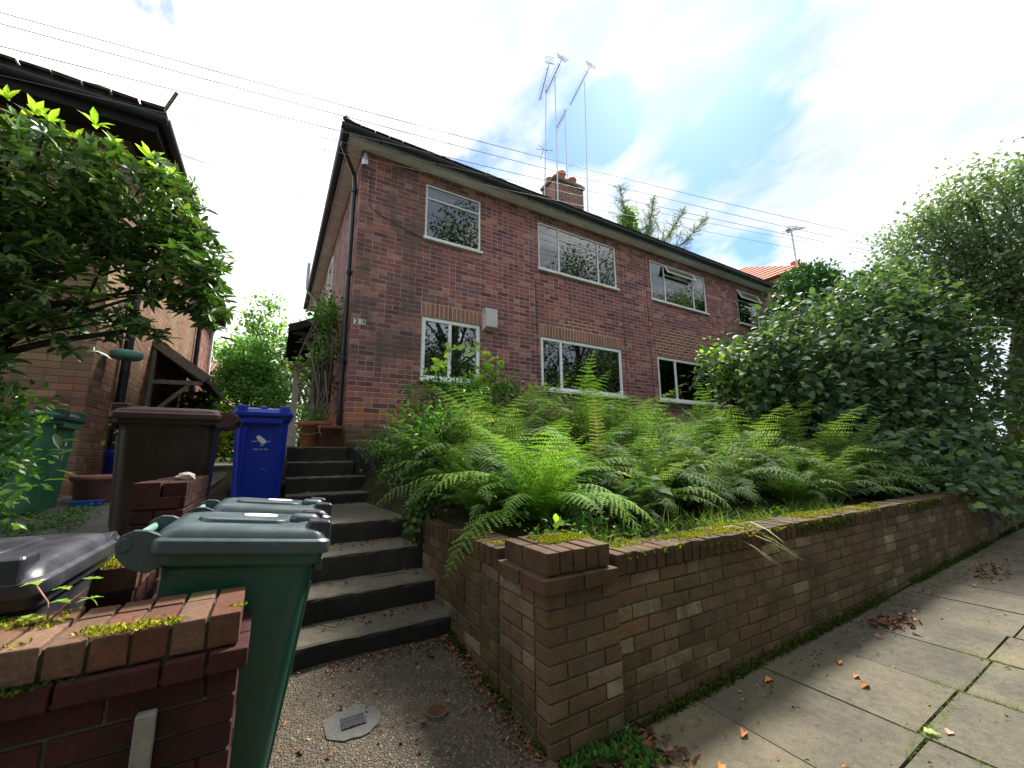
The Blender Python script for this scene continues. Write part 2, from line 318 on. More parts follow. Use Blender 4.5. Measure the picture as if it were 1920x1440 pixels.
# ------------------------------------------------------------ geometry helpers
def origin(o):
    v = Vector((0, 0, 0))
    while o is not None: v += o.location; o = o.parent
    return v
def tag(o, label=None, cat=None, group=None, kind=None):
    for k, v in (('label', label), ('category', cat), ('group', group), ('kind', kind)):
        if v: o[k] = v
    return o
def thing(name, label, cat, loc=(0, 0, 0), group=None):
    o = bpy.data.objects.new(name, None); o.empty_display_size = .1; col.objects.link(o); o.location = loc
    return tag(o, label, cat, group)
class MB:
    def __init__(s): s.v = []; s.f = []
    def add(s, vs, fs):
        b = len(s.v); s.v += [tuple(v) for v in vs]; s.f += [tuple(i+b for i in f) for f in fs]; return s
    def box(s, x0, x1, y0, y1, z0, z1):
        return s.add([(x0, y0, z0), (x1, y0, z0), (x1, y1, z0), (x0, y1, z0), (x0, y0, z1), (x1, y0, z1), (x1, y1, z1), (x0, y1, z1)],
                     [(3, 2, 1, 0), (4, 5, 6, 7), (0, 1, 5, 4), (1, 2, 6, 5), (2, 3, 7, 6), (3, 0, 4, 7)])
    def jbox(s, x0, x1, y0, y1, z0, z1, j=.002):
        b = len(s.v); s.box(x0, x1, y0, y1, z0, z1)
        for i in range(b, b+8): s.v[i] = tuple(c+rnd.uniform(-j, j) for c in s.v[i])
        return s
    def bar(s, a, b, w, h=None, upv=(0, 0, 1)):
        a = Vector(a); b = Vector(b); h = h or w; d = (b-a).normalized(); sv = d.cross(Vector(upv))
        if sv.length < 1e-4: sv = d.cross(Vector((1, 0, 0)))
        sv.normalize(); uv = sv.cross(d); vs = []
        for p in (a, b):
            for i, j in ((-1, -1), (1, -1), (1, 1), (-1, 1)): vs.append(p+sv*(i*w/2)+uv*(j*h/2))
        return s.add(vs, [(3, 2, 1, 0), (4, 5, 6, 7), (0, 1, 5, 4), (1, 2, 6, 5), (2, 3, 7, 6), (3, 0, 4, 7)])
    def tube(s, pts, r, n=8, cap=True):
        pts = [Vector(p) for p in pts]; rs = r if hasattr(r, '__len__') else [r]*len(pts); vs = []; fs = []
        prev = None
        for i, p in enumerate(pts):
            d = (pts[min(i+1, len(pts)-1)]-pts[max(i-1, 0)]).normalized()
            if prev is None: a = d.cross(Vector((0, 0, 1)) if abs(d.z) < .9 else Vector((1, 0, 0))).normalized()
            else:
                a = prev - d*prev.dot(d)
                a = a.normalized() if a.length > 1e-5 else d.orthogonal().normalized()
            prev = a; b = d.cross(a)
            for k in range(n): t = 2*math.pi*k/n; vs.append(p+(a*math.cos(t)+b*math.sin(t))*rs[i])
        for i in range(len(pts)-1):
            for k in range(n): fs.append((i*n+k, i*n+(k+1) % n, (i+1)*n+(k+1) % n, (i+1)*n+k))
        if cap: fs.append(tuple(range(n))[::-1]); fs.append(tuple((len(pts)-1)*n+k for k in range(n)))
        return s.add(vs, fs)
    def lathe(s, prof, c=(0, 0, 0), n=20):
        vs = []; fs = []
        for r, z in prof:
            for k in range(n): t = 2*math.pi*k/n; vs.append((c[0]+r*math.cos(t), c[1]+r*math.sin(t), c[2]+z))
        for i in range(len(prof)-1):
            for k in range(n): fs.append((i*n+k, i*n+(k+1) % n, (i+1)*n+(k+1) % n, (i+1)*n+k))
        return s.add(vs, fs)
    def loft(s, rings, cap=True, closed=True):
        n = len(rings[0]); vs = [p for r in rings for p in r]; fs = []
        for i in range(len(rings)-1):
            for k in range(n if closed else n-1): fs.append((i*n+k, i*n+(k+1) % n, (i+1)*n+(k+1) % n, (i+1)*n+k))
        if cap: fs.append(tuple(range(n))[::-1]); fs.append(tuple((len(rings)-1)*n+k for k in range(n)))
        return s.add(vs, fs)
    def build(s, name, m, parent=None, smooth=False, bevel=0, local=False, seg=2, **tg):
        me = bpy.data.meshes.new(name); o_ = Vector((0, 0, 0)) if local else origin(parent)
        me.from_pydata([(v[0]-o_.x, v[1]-o_.y, v[2]-o_.z) for v in s.v], [], s.f); me.update()
        me.materials.append(MT(m) if isinstance(m, str) else m)
        o = bpy.data.objects.new(name, me); col.objects.link(o)
        if parent is not None: o.parent = parent
        if smooth:
            me.polygons.foreach_set('use_smooth', [True]*len(me.polygons))
        if bevel:
            bv = o.modifiers.new('bevel', 'BEVEL'); bv.width = bevel; bv.segments = seg; bv.limit_method = 'ANGLE'; bv.angle_limit = R(40)
            if smooth: o.modifiers.new('wn', 'WEIGHTED_NORMAL')
        return tag(o, **tg) if tg else o
def np_mesh(name, V, F, m, parent=None, local=False, smooth=False, **tg):
    """V (n,3), F (m,k) quads or tris -> object"""
    me = bpy.data.meshes.new(name); o_ = np.array(Vector((0, 0, 0)) if local else origin(parent))
    V = np.asarray(V, np.float32)-o_.astype(np.float32); F = np.asarray(F, np.int32); k = F.shape[1]
    me.vertices.add(len(V)); me.vertices.foreach_set('co', V.ravel())
    me.loops.add(F.size); me.loops.foreach_set('vertex_index', F.ravel())
    me.polygons.add(len(F)); me.polygons.foreach_set('loop_start', np.arange(0, F.size, k, dtype=np.int32))
    me.polygons.foreach_set('loop_total', np.full(len(F), k, np.int32))
    me.update(calc_edges=True)
    if smooth: me.polygons.foreach_set('use_smooth', [True]*len(F))
    me.materials.append(MT(m)); o = bpy.data.objects.new(name, me); col.objects.link(o)
    if parent is not None: o.parent = parent
    return tag(o, **tg) if tg else o
def copy_tree(o, parent=None):
    c = o.copy(); col.objects.link(c); c.parent = parent
    for ch in list(o.children): copy_tree(ch, c)
    return c

# leaf templates: x = along leaf, y = across, z = normal
def tmpl(outline, fold=.12, curl=.1):
    """outline: list of (t, halfwidth); returns verts, quads with a midrib"""
    vs = []; fs = []
    for t, w in outline:
        zc = -curl*t*t
        vs += [(t, 0, zc), (t, w, zc+fold*w*2), (t, -w, zc+fold*w*2)]
    for i in range(len(outline)-1):
        a = i*3; b = a+3
        fs += [(a, b, b+1, a+1), (a, a+2, b+2, b)]
    return np.array(vs), np.array(fs)
T_ELL = tmpl([(0, .02), (.3, .15), (.65, .17), (1, .01)], .2, .18)
T_OVAL = tmpl([(0, .03), (.35, .36), (.75, .26), (1, .01)], .15, .2)
T_SMALL = tmpl([(0, .02), (.5, .28), (1, .01)], .2, .15)
T_NEEDLE = tmpl([(0, .05), (1, .02)], 0, .1)
T_BLADE = tmpl([(0, .03), (.4, .03), (.75, .02), (1, .003)], .1, .9)
T_LOBE = tmpl([(0, .05), (.2, .42), (.35, .25), (.55, .40), (.7, .16), (1, .01)], .12, .12)
def basis(D, N):
    D = D/np.linalg.norm(D, axis=1, keepdims=True)
    S = np.cross(N, D); l = np.linalg.norm(S, axis=1, keepdims=True); l[l < 1e-6] = 1; S = S/l
    return D, S, np.cross(D, S)
def leaves(T, P, D, N, size):
    """instances of template T at points P, pointing along D, facing N"""
    tv, tf = T; D, S, U = basis(D, N); k = len(P); size = np.broadcast_to(size, (k,))[:, None, None]
    V = P[:, None, :]+size*(tv[None, :, 0:1]*D[:, None, :]+tv[None, :, 1:2]*S[:, None, :]+tv[None, :, 2:3]*U[:, None, :])
    F = tf[None]+(np.arange(k)*len(tv))[:, None, None]
    return V.reshape(-1, 3), F.reshape(-1, tf.shape[1])
def rand_dir(k, upb=0., flat=1.):
    d = rng.normal(size=(k, 3)); d[:, 2] = d[:, 2]*flat+upb; return d/np.linalg.norm(d, axis=1, keepdims=True)
def clumps(ells, dens, shell=.55, seed=0):
    """clump centres in a union of ellipsoids (cx,cy,cz,rx,ry,rz,count)"""
    out_ = []
    for cx, cy, cz, rx, ry, rz, cnt in ells:
        d = rand_dir(int(cnt*dens)); r = rng.uniform(shell, 1, len(d))**.6
        out_.append(np.stack([cx+d[:, 0]*rx*r, cy+d[:, 1]*ry*r, cz+d[:, 2]*rz*r], 1))
    return np.concatenate(out_)
def foliage(C, per, spread, T, size, upn=.8, jit=.5, droop=0., outc=None, svar=.3):
    """leaves scattered round clump centres C; normals lean upwards"""
    k = len(C)*per; c = np.repeat(C, per, 0); off = rng.normal(size=(k, 3))*np.array(spread)
    P = c+off
    D = off/np.maximum(np.linalg.norm(off, axis=1, keepdims=True), 1e-5)*.8+rng.normal(size=(k, 3))*jit; D[:, 2] -= droop
    N = rng.normal(size=(k, 3))*.45; N[:, 2] += upn
    if outc is not None:
        o = P-np.array(outc); o /= np.linalg.norm(o, axis=1, keepdims=True); N += o*.6
    return leaves(T, P, D, N, size*rng.uniform(1-svar, 1+svar, k))
def rosettes(C, ax, nl, T, size, tilt=.35):
    """whorls of leaves round shoot tips"""
    k = len(C); ax = ax/np.linalg.norm(ax, axis=1, keepdims=True); e1 = np.cross(ax, np.array([.3, .2, .93])); e1 /= np.linalg.norm(e1, axis=1, keepdims=True); e2 = np.cross(ax, e1)
    ph = rng.uniform(0, 6.28, (k, 1))+np.arange(nl)[None]*6.283/nl+rng.normal(size=(k, nl))*.18
    t = tilt+rng.normal(size=(k, nl))*.22
    D = (np.cos(ph)[..., None]*e1[:, None]+np.sin(ph)[..., None]*e2[:, None])*np.cos(t)[..., None]+ax[:, None]*np.sin(t)[..., None]
    N = np.broadcast_to(ax[:, None], D.shape)+rng.normal(size=D.shape)*.15
    P = np.repeat(C[:, None], nl, 1)
    return leaves(T, P.reshape(-1, 3), D.reshape(-1, 3), N.reshape(-1, 3), size*rng.uniform(.55, 1.25, k*nl))
def branchwork(mb, base, targets, r0, r1=.006, n=6, sag=0., wob=.12):
    base = Vector(base)
    for t in targets:
        t = Vector(t); pts = []; L = (t-base).length
        for i in range(6):
            f = i/5; p = base.lerp(t, f); p.z += math.sin(f*math.pi)*(L*.12-sag)
            p += Vector((rnd.gauss(0, 1), rnd.gauss(0, 1), rnd.gauss(0, 1)))*wob*L*.25*math.sin(f*math.pi)
            pts.append(p)
        mb.tube(pts, [r0+(r1-r0)*i/5 for i in range(6)], n, False)

# ------------------------------------------------------------ ground and setting
def lerpt(x, tab):
    if x <= tab[0][0]: return tab[0][1]
    for (a, va), (b, vb) in zip(tab, tab[1:]):
        if x <= b: return va+(vb-va)*(x-a)/(b-a)
    return tab[-1][1]
BED = [(1.74, -.66), (2.3, -.58), (6.25, .10), (9, .14), (60, .3)]
MID = [(1.74, -1.38), (2.7, -1.3), (3.4, -1.0), (5.2, -.72), (6.0, -.2), (6.3, .02), (16, .25), (60, .5)]
LFT = [(1.74, -1.42), (2.4, -1.32), (4.3, -.76), (5.3, -.50), (6.3, -.46), (14, -.2), (60, .4)]
def gh(x, y):
    if y < 1.74: return -1.46+.02*max(-3, min(x, 30)-1)
    if x > 1.2: return lerpt(y, BED)
    if x > -.35:
        if x > .95 and y > 3.4: 
            t = (x-.95)/.25; return lerpt(y, MID)*(1-t)+lerpt(y, BED)*t
        return lerpt(y, MID)
    if x > -.6: t = (x+.6)/.25; return lerpt(y, LFT)*(1-t)+lerpt(y, MID)*t
    return lerpt(y, LFT)
xs = sorted(set([-300, -80, -40, -20, -12, -8] + [round(-6+.25*i, 3) for i in range(72)] + [-.61, -.36, -.34, .94, 1.19, 1.21, 13, 16, 20, 30, 60, 120, 300]))
ys = sorted(set([-300, -80, -40, -20, -8, 0, 1.5, 1.735, 1.745, 2.1] + [round(2.4+.3*i, 3) for i in range(42)] + [16, 20, 30, 60, 120, 400]))
mb = MB()
for y in ys:
    for x in xs:
        near = -6 < x < 12 and 1.7 < y < 14
        mb.v.append((x, y, gh(x, y)+(rnd.uniform(-.025, .025) if near and x > 1.21 else 0)))
nx_ = len(xs)
for j in range(len(ys)-1):
    for i in range(nx_-1): a = j*nx_+i; mb.f.append((a, a+1, a+1+nx_, a+nx_))
mb.build('ground', 'ground_soil', kind='structure')

mb = MB().box(-60, 80, -9, -1.2, -1.50, -1.40); mb.build('road', 'asphalt', kind='structure')
mb = MB()
x = -12.
while x < 40: mb.box(x, x+.9, -1.2, -1.08, -1.45, -1.29+.004*(x > 0)); x += .912
mb.build('kerb', 'patch_concrete', bevel=.01, kind='structure')
# pavement: rows of concrete flags with open joints, soil below
def pz(x): return -1.32+.02*(x-1)
mb = MB(); J = [1.13, 2.07, 2.68, 3.31, 3.90, 4.45, 5.07]
while J[-1] < 40: J.append(J[-1]+.61)
while J[0] > -8: J.insert(0, J[0]-.61)
for a, b in zip(J, J[1:]):
    yb = 1.592; k = rnd.uniform(-.02, .02)
    if a < -.1 or a >= 1.1:
        e0 = [.86+k, .16+k, -.5, -1.07]
    else: e0 = [.60, .16+k, -.5, -1.07]; yb = 1.05
    ye = yb
    for y0 in e0:
        t0, t1 = rnd.uniform(-.004, .004), rnd.uniform(-.004, .004); b0 = len(mb.v)
        mb.box(a+.006, b-.006, y0+.006, ye-.006, -1.42, 0)
        for i in range(4, 8):
            v = mb.v[b0+i]; mb.v[b0+i] = (v[0], v[1], pz(v[0])+(t0 if v[0] < a+.1 else t1)+rnd.uniform(-.002, .002))
        ye = y0
mb.build('pavement', 'paving_stone', kind='structure', bevel=.006)
mb = MB().box(-8, 40, -1.07, 1.66, -1.44, -1.40); 
for i in (4, 5, 6, 7): mb.v[i] = (mb.v[i][0], mb.v[i][1], pz(mb.v[i][0])-.012)
mb.build('pavement_bed', 'soil', kind='structure')
# gate path: exposed aggregate concrete ramping up to the steps
PATH = [(1.06, -1.325), (1.6, -1.275), (2.2, -1.21), (2.75, -1.155), (3.2, -1.14)]
def ph(y): return lerpt(y, PATH)
mb = MB(); nX, nY = 28, 50
for j in range(nY+1):
    y = 1.06+(2.8-1.06)*j/nY
    for i in range(nX+1):
        x = -.5+(1.125+.5)*i/nX
        mb.v.append((x, y, ph(y)+.008*math.sin(x*5+y*3)*math.sin(y*4-x)+rnd.uniform(-.002, .002)))
for j in range(nY):
    for i in range(nX): a = j*(nX+1)+i; mb.f.append((a, a+1, a+2+nX, a+1+nX))
mb.build('garden_path', 'path_concrete', smooth=True, kind='structure')
# side path climbing to the neighbour's door, passage between the houses, strip of lawn
mb = MB(); W_ = [-1.75, -.72]; pts = [(1.7, -1.30), (2.4, -1.22), (3.3, -.97), (4.3, -.70), (5.3, -.46), (6.3, -.40), (9, -.34), (14, -.2)]
for (y0, z0), (y1, z1) in zip(pts, pts[1:]):
    n = max(1, round((y1-y0)/.75))
    for i in range(n):
        a, b = i/n, (i+1)/n
        for xa, xb in ((-2.9, -1.9), (-1.9, -.68)):
            if y0 > 6.2 and xa < -2: continue
            b0 = len(mb.v); xa_ = max(xa, -1.83) if y0 > 6.2 else xa
            mb.box(xa_+.005, xb-.005, y0+(y1-y0)*a+.005, y0+(y1-y0)*b-.005, -2, 0)
            for k in range(4, 8):
                v = mb.v[b0+k]; mb.v[b0+k] = (v[0], v[1], lerpt(v[1], pts)+rnd.uniform(-.004, .004)+.006*((xa < -2)))
            for k in range(4): v = mb.v[b0+k]; mb.v[b0+k] = (v[0], v[1], lerpt(v[1], pts)-.12)
mb.build('side_path', 'side_path', bevel=.008, kind='structure')
mb = MB().box(.17, .88, 6.32, 15, -.1, .135); mb.build('upper_path', 'side_path', kind='structure')
mb = MB().box(-.10, .165, 7.2, 16, -.6, .10)
for i in (6, 7): mb.v[i] = (mb.v[i][0], mb.v[i][1], .35)
mb.build('lawn', 'lawn_green', kind='structure')

# ------------------------------------------------------------ steps
st = thing('garden_steps', 'flight of eight worn concrete steps climbing between the wheelie bins and the brick planter wall', 'steps', (.6, 2.72, -1.16))
S = [(2.715, -1.046, 1.115), (3.03, -.895, 1.115), (3.37, -.715, 1.115), (3.76, -.548, 1.10), (5.2, -.428, 1.118), (5.5, -.248, 1.07), (5.75, -.067, .95), (6.0, .128, .90)]
for i, (y, z, xr) in enumerate(S):
    yn = S[i+1][0] if i < 7 else 6.33; zp = S[i-1][1] if i else -1.2
    xl = .17 if i > 3 else .20
    m_ = MB(); nn = 14; rings = []
    prof = [(0, zp-.1), (0, z-.025), (.006, z-.008), (.02, z), (yn-y+.03, z+.004), (yn-y+.03, zp-.1)]
    for k in range(nn+1):
        x = xl+(xr-xl)*k/nn
        rings.append([(x, y+a+(rnd.uniform(-.005, .005) if j in (1, 2, 3) else 0), b+(rnd.uniform(-.004, .004) if j in (1, 2, 3, 4) else 0)) for j, (a, b) in enumerate(prof)])
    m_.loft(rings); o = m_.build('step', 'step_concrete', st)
    o.data.materials.append(MT('riser_shade'))
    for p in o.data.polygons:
        if abs(p.normal.y) > .8: p.material_index = 1  # upright faces take the shade-darkened copy of the concrete
# rough concrete kerb that holds the bank right of the upper steps
kb = MB(); rings = []
for y, x0, z in [(3.36, 1.10, -.55), (3.9, 1.12, -.46), (4.6, 1.13, -.36), (5.2, 1.135, -.22), (5.5, 1.09, -.06), (5.75, .98, .08), (6.0, .92, .16), (6.24, .90, .18)]:
    w = .13; q_ = lambda s=.012: rnd.uniform(-s, s)
    rings.append([(x0+q_(), y, z-.8), (x0+q_(), y, z-.03+q_()), (x0+.03+q_(), y, z+q_()), (x0+w+q_(), y, z+.01+q_()), (x0+w+.02, y, z-.8)])
kb.loft(rings); kb.build('bank_kerb', 'riser_shade', label='crumbling dark concrete kerb holding the planted bank beside the upper steps', cat='kerb')

# ------------------------------------------------------------ brick walls with modelled bricks
def brick_run(mb, a0, a1, const, axis, z0, z1, thick, L=.225, H=.075, jw=.010, off=0., face=-1, headers=.12):
    """stretcher courses along axis from a0 to a1; const = outer face position; face = sign of the outward normal"""
    rows = int(round((z1-z0)/H))
    for r in range(rows):
        zb = z0+r*H; u = a0-(L/2 if (r+off) % 2 else 0)
        while u < a1-.02:
            l = L
            if rnd.random() < headers: l = L/2
            u0, u1 = max(u, a0), min(u+l-jw, a1)
            if u1-u0 > .03:
                pr = rnd.uniform(-.003, .002); c0, c1 = (const+pr, const+thick) if face < 0 else (const-thick, const-pr)
                if axis == 'x': mb.jbox(u0, u1, c0, c1, zb+jw, zb+H, .0015)
                else: mb.jbox(c0, c1, u0, u1, zb+jw, zb+H, .0015)
            u += l
def edge_run(mb, a0, a1, c0, c1, axis, z0, z1, pitch=.076, jw=.010, j=.002, skip=0):
    """bricks on edge along axis"""
    u = a0; n = max(1, round((a1-a0)/pitch)); pitch = (a1-a0)/n
    for i in range(n):
        if rnd.random() < skip: u += pitch; continue
        dz = rnd.uniform(-.003, .004)
        if axis == 'x': mb.jbox(u+jw/2, u+pitch-jw/2, c0, c1, z0, z1+dz, j)
        else: mb.jbox(c0, c1, u+jw/2, u+pitch-jw/2, z0, z1+dz, j)
        u += pitch
# planter wall along the pavement and up the path
gw = thing('garden_wall', 'long low retaining wall of weathered brown brick with mossy coping, running along the pavement', 'wall', (1.117, 1.602, -1.32))
XP, YW = 1.117, 1.602
PB, ZT = -1.37, -.62
mb = MB()
brick_run(mb, 1.56, 14.0, YW+.02, 'x', PB, -.65, .10)
brick_run(mb, 14.0, 26, YW+.02, 'x', PB+.15, -.50, .10)
mb.build('brick_courses', 'garden_brick', gw, bevel=.003)
mb = MB(); brick_run(mb, YW+.46, 3.34, XP+.0, 'y', PB, -.65, .10, off=1)
mb.build('brick_courses', 'garden_brick', gw, bevel=.003)
mb = MB(); mb.box(1.5, 14.0, YW+.028, YW+.21, -1.6, -.618); mb.box(14.0, 26, YW+.028, YW+.21, -1.6, -.50); mb.box(XP+.009, XP+.2, YW+.43, 3.33, -1.6, -.618)
mb.build('mortar', 'mortar', gw)
mb = MB(); edge_run(mb, 1.56, 14.0, YW+.012, YW+.225, 'x', -.616, -.512, .076, .012, .004)
edge_run(mb, 14.0, 20, YW+.012, YW+.225, 'x', -.49, -.39, .076, .012, .004)
mb.build('coping', 'garden_cap_brick', gw, bevel=.005)
mb = MB(); edge_run(mb, YW+.46, 3.34, XP-.004, XP+.21, 'y', -.616, -.512, .076, .012, .004)
mb.build('coping', 'garden_cap_brick', gw, bevel=.005)
pier = MB()   # corner pier: 0.44 m square
for r in range(10):
    zb = PB+r*.0745; o_ = (r % 2)*.1125
    for u in ([0, .1125, .3375] if r % 2 else [0, .225]):
        w = min((.1125 if (r % 2 and u == 0) else .225), .45-u)-.010
        pier.jbox(XP+u, XP+u+w, YW+rnd.uniform(-.002, .002), YW+.10, zb+.010, zb+.0745, .0015)
        v = u
        if not r % 2: 
            for (a, b) in ([(.112, .325), (.335, .44)]): pier.jbox(XP+rnd.uniform(-.002, .002), XP+.10, YW+a, YW+b, zb+.010, zb+.0745, .0015)
            break_ = True
        else:
            if u == 0:
                for (a, b) in ([(.112, .215), (.225, .44)]): pier.jbox(XP+rnd.uniform(-.002, .002), XP+.10, YW+a, YW+b, zb+.010, zb+.0745, .0015)
pier.jbox(XP, XP+.44, YW, YW+.44, -1.6, PB+.008)
pier.build('pier', 'garden_brick', gw, bevel=.003)
MB().box(XP+.009, XP+.43, YW+.009, YW+.43, -1.6, PB+.745).build('mortar', 'mortar', gw)
capc = MB(); x0, x1, y0, y1 = XP-.028, XP+.42, YW-.028, YW+.42; zc = PB+.748
for a, b in ((0, .222), (.232, .448)): capc.jbox(x0+a, x0+b, y0, y0+.215, zc, zc+.065)
capc.jbox(x0, x0+.10, y0+.225, y1, zc, zc+.065); capc.jbox(x0+.11, x1, y0+.225, y1, zc, zc+.065)
capc.build('corbel_course', 'garden_cap_brick', gw, bevel=.004)
capt = MB(); zt = zc+.073
edge_run(capt, XP+.002, XP+.40, YW+.002, YW+.212, 'x', zt, zt+.10); edge_run(capt, XP+.002, XP+.40, YW+.222, YW+.40, 'x', zt, zt+.10)
capt.build('pier_cap', 'garden_cap_brick', gw, bevel=.004)
MB().box(XP+.014, XP+.385, YW+.014, YW+.385, zc+.06, zt+.088).build('mortar', 'mortar', gw)

# left boundary wall beside the gateway (two bricks on edge deep)
lw = thing('boundary_wall', 'low dark red brick wall with lighter moss-dotted coping in the left foreground', 'wall', (-.03, 1.48, -1.3))
XE, Y0 = -.035, 1.475; k = .885
zt = -.440; zc1 = zt-.086; zc0 = zc1-.062
mb = MB(); edge_run(mb, -2.9, XE, Y0, Y0+.185, 'x', zc1+.006, zt, .080, .008, .0015); edge_run(mb, -2.9, XE, Y0+.190, Y0+.285, 'x', zc1+.006, zt+.002, .080, .008, .0015)
mb.build('coping', 'red_cap_brick', lw, bevel=.004)
mb = MB(); x = XE+.022
while x > -2.9:
    w = .198 if rnd.random() < .65 else .096
    mb.jbox(x-w+.008, x, Y0-.022, Y0+.1, zc0+.008, zc1, .0015); x -= w
edge = MB()
mb.jbox(XE-.09, XE+.022, Y0+.108, Y0+.29, zc0+.008, zc1, .0015)
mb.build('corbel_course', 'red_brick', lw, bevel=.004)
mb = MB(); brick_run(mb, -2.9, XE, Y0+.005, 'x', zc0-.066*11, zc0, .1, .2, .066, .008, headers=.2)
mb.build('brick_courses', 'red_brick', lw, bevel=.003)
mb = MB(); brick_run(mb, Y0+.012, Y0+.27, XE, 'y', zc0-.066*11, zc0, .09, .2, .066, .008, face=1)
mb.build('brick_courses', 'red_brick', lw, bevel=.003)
MB().box(-2.9, XE-.008, Y0+.014, Y0+.262, -1.5, zt-.012).build('mortar', 'mortar', lw)
pl_ = MB().box(-.240, -.200, Y0-.030, Y0+.002, -1.3, -.635)
pl_.build('timber_post', 'grey_timber', bevel=.004, label='short weathered timber stump standing against the front of the left red brick wall', cat='post')

# dividing wall between the two paths: low part, then a taller end pier
dw = thing('dividing_wall', 'stepped red brick wall between the two paths with a taller pier in front of the brown bin', 'wall', (-.5, 2.3, -1.2))
mb = MB(); 
brick_run(mb, 2.30, 4.45, -.44, 'y', -1.35, -.525, .10, face=1); brick_run(mb, 2.30, 3.08, -.64, 'y', -1.35, -.525, .10, face=-1)
brick_run(mb, -.64, -.44, 2.285, 'x', -1.35, -.525, .10)
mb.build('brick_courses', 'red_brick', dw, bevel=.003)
MB().box(-.63, -.45, 2.30, 4.45, -1.5, -.53).build('mortar', 'mortar', dw)
mb = MB(); edge_run(mb, 2.285, 3.08, -.645, -.432, 'y', -.525, -.435, .076); edge_run(mb, 4.1, 4.45, -.645, -.432, 'y', -.525, -.435, .076)
mb.build('coping', 'red_cap_brick', dw, bevel=.004)
mb = MB(); brick_run(mb, -.66, -.42, 3.09, 'x', -.75, -.25, .1); brick_run(mb, 3.10, 4.08, -.42, 'y', -.75, -.25, .1, face=1)
mb.box(-.65, -.43, 3.1, 4.07, -.9, -.255)
edge_run(mb, 3.10, 4.08, -.53, -.418, 'y', -.245, -.145, .076); mb.jbox(-.66, -.54, 3.09, 3.3, -.245, -.142); edge_run(mb, 3.31, 4.08, -.66, -.54, 'y', -.245, -.145, .076)
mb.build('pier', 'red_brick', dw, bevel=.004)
mb = MB()
for (x, y, r) in ((-.47, 3.42, .045), (-.50, 3.50, .035)):
    bm = bmesh.new(); bmesh.ops.create_icosphere(bm, subdivisions=2, radius=r)
    for v in bm.verts: v.co = Vector((v.co.x*1.3, v.co.y, v.co.z*.7))*rnd.uniform(.75, 1.15)+Vector((x, y, -.125))
    mb.add([v.co.copy() for v in bm.verts], [[v.index for v in f.verts] for f in bm.faces]); bm.free()
mb.build('stone', 'stone', label='broken lump of pale mortar lying on the taller brick pier', cat='stone')

# ------------------------------------------------------------ main house
HX0, HX1, HY, HD = .883, 13.1, 6.25, 8.5
HT = 4.95
house = thing('brick_house', 'two-storey semi-detached house of purple-red brick with white windows behind the fern bed', 'house', (HX0, HY, 0))
def wall_with_holes(mb, x0, x1, z0, z1, y0, y1, holes):
    xe = sorted({x0, x1, *[h[0] for h in holes], *[h[1] for h in holes]})
    for a, b in zip(xe, xe[1:]):
        hs = sorted([(h[2], h[3]) for h in holes if h[0] <= a+1e-6 and h[1] >= b-1e-6]); z = z0
        for p, q_ in hs:
            if p > z: mb.box(a, b, y0, y1, z, p)
            z = q_
        if z < z1: mb.box(a, b, y0, y1, z, z1)
UZ0, UZ1, LZ0, LZ1 = 3.715, 4.745, 1.225, 2.29
U = [(1.965, 3.04), (4.336, 6.51), (7.66, 9.86), (11.35, 12.45)]
Lw = [(1.965, 3.04), (4.345, 6.53), (7.69, 9.93)]
holes = [(a, b, UZ0, UZ1) for a, b in U]+[(a, b, LZ0, LZ1) for a, b in Lw]
mb = MB(); wall_with_holes(mb, HX0, HX1, -.3, HT, HY, HY+.24, holes)
mb.build('front_wall', 'house_brick', house)
SW = [(9.6, 10.5, 3.6, 4.6)]
mb = MB(); ye = sorted({HY+.2405, HY+HD, 9.6, 10.5})
mb.box(HX0, HX0+.24, HY+.2405, 9.6, -.3, HT); mb.box(HX0, HX0+.24, 9.6, 10.5, -.3, 3.6); mb.box(HX0, HX0+.24, 9.6, 10.5, 4.6, HT); mb.box(HX0, HX0+.24, 10.5, HY+HD, -.3, HT)
mb.build('side_wall', 'house_brick', house)
mb = MB().box(HX1-.24, HX1, HY+.241, HY+HD, -.3, HT); mb.box(HX0+.241, HX1-.241, HY+HD-.24, HY+HD, -.3, HT); mb.build('rear_wall', 'house_brick', house)
mb = MB().box(HX0+.25, HX1-.25, HY+.25, HY+HD-.25, 2.75, 2.9); mb.box(HX0+.25, HX1-.25, HY+4.2, HY+4.3, -.1, 4.9); mb.box(HX0+.25, HX1-.25, HY+.25, HY+HD-.25, 4.90, 4.94)
for x in (3.7, 7.1, 10.6): mb.box(x-.05, x+.05, HY+.25, HY+4.2, .2, 4.89)
mb.build('interior', 'room_wall', house)
MB().box(HX0+.25, HX1-.25, HY+.25, HY+HD-.25, .15, .25).build('floor', 'room_floor', house)

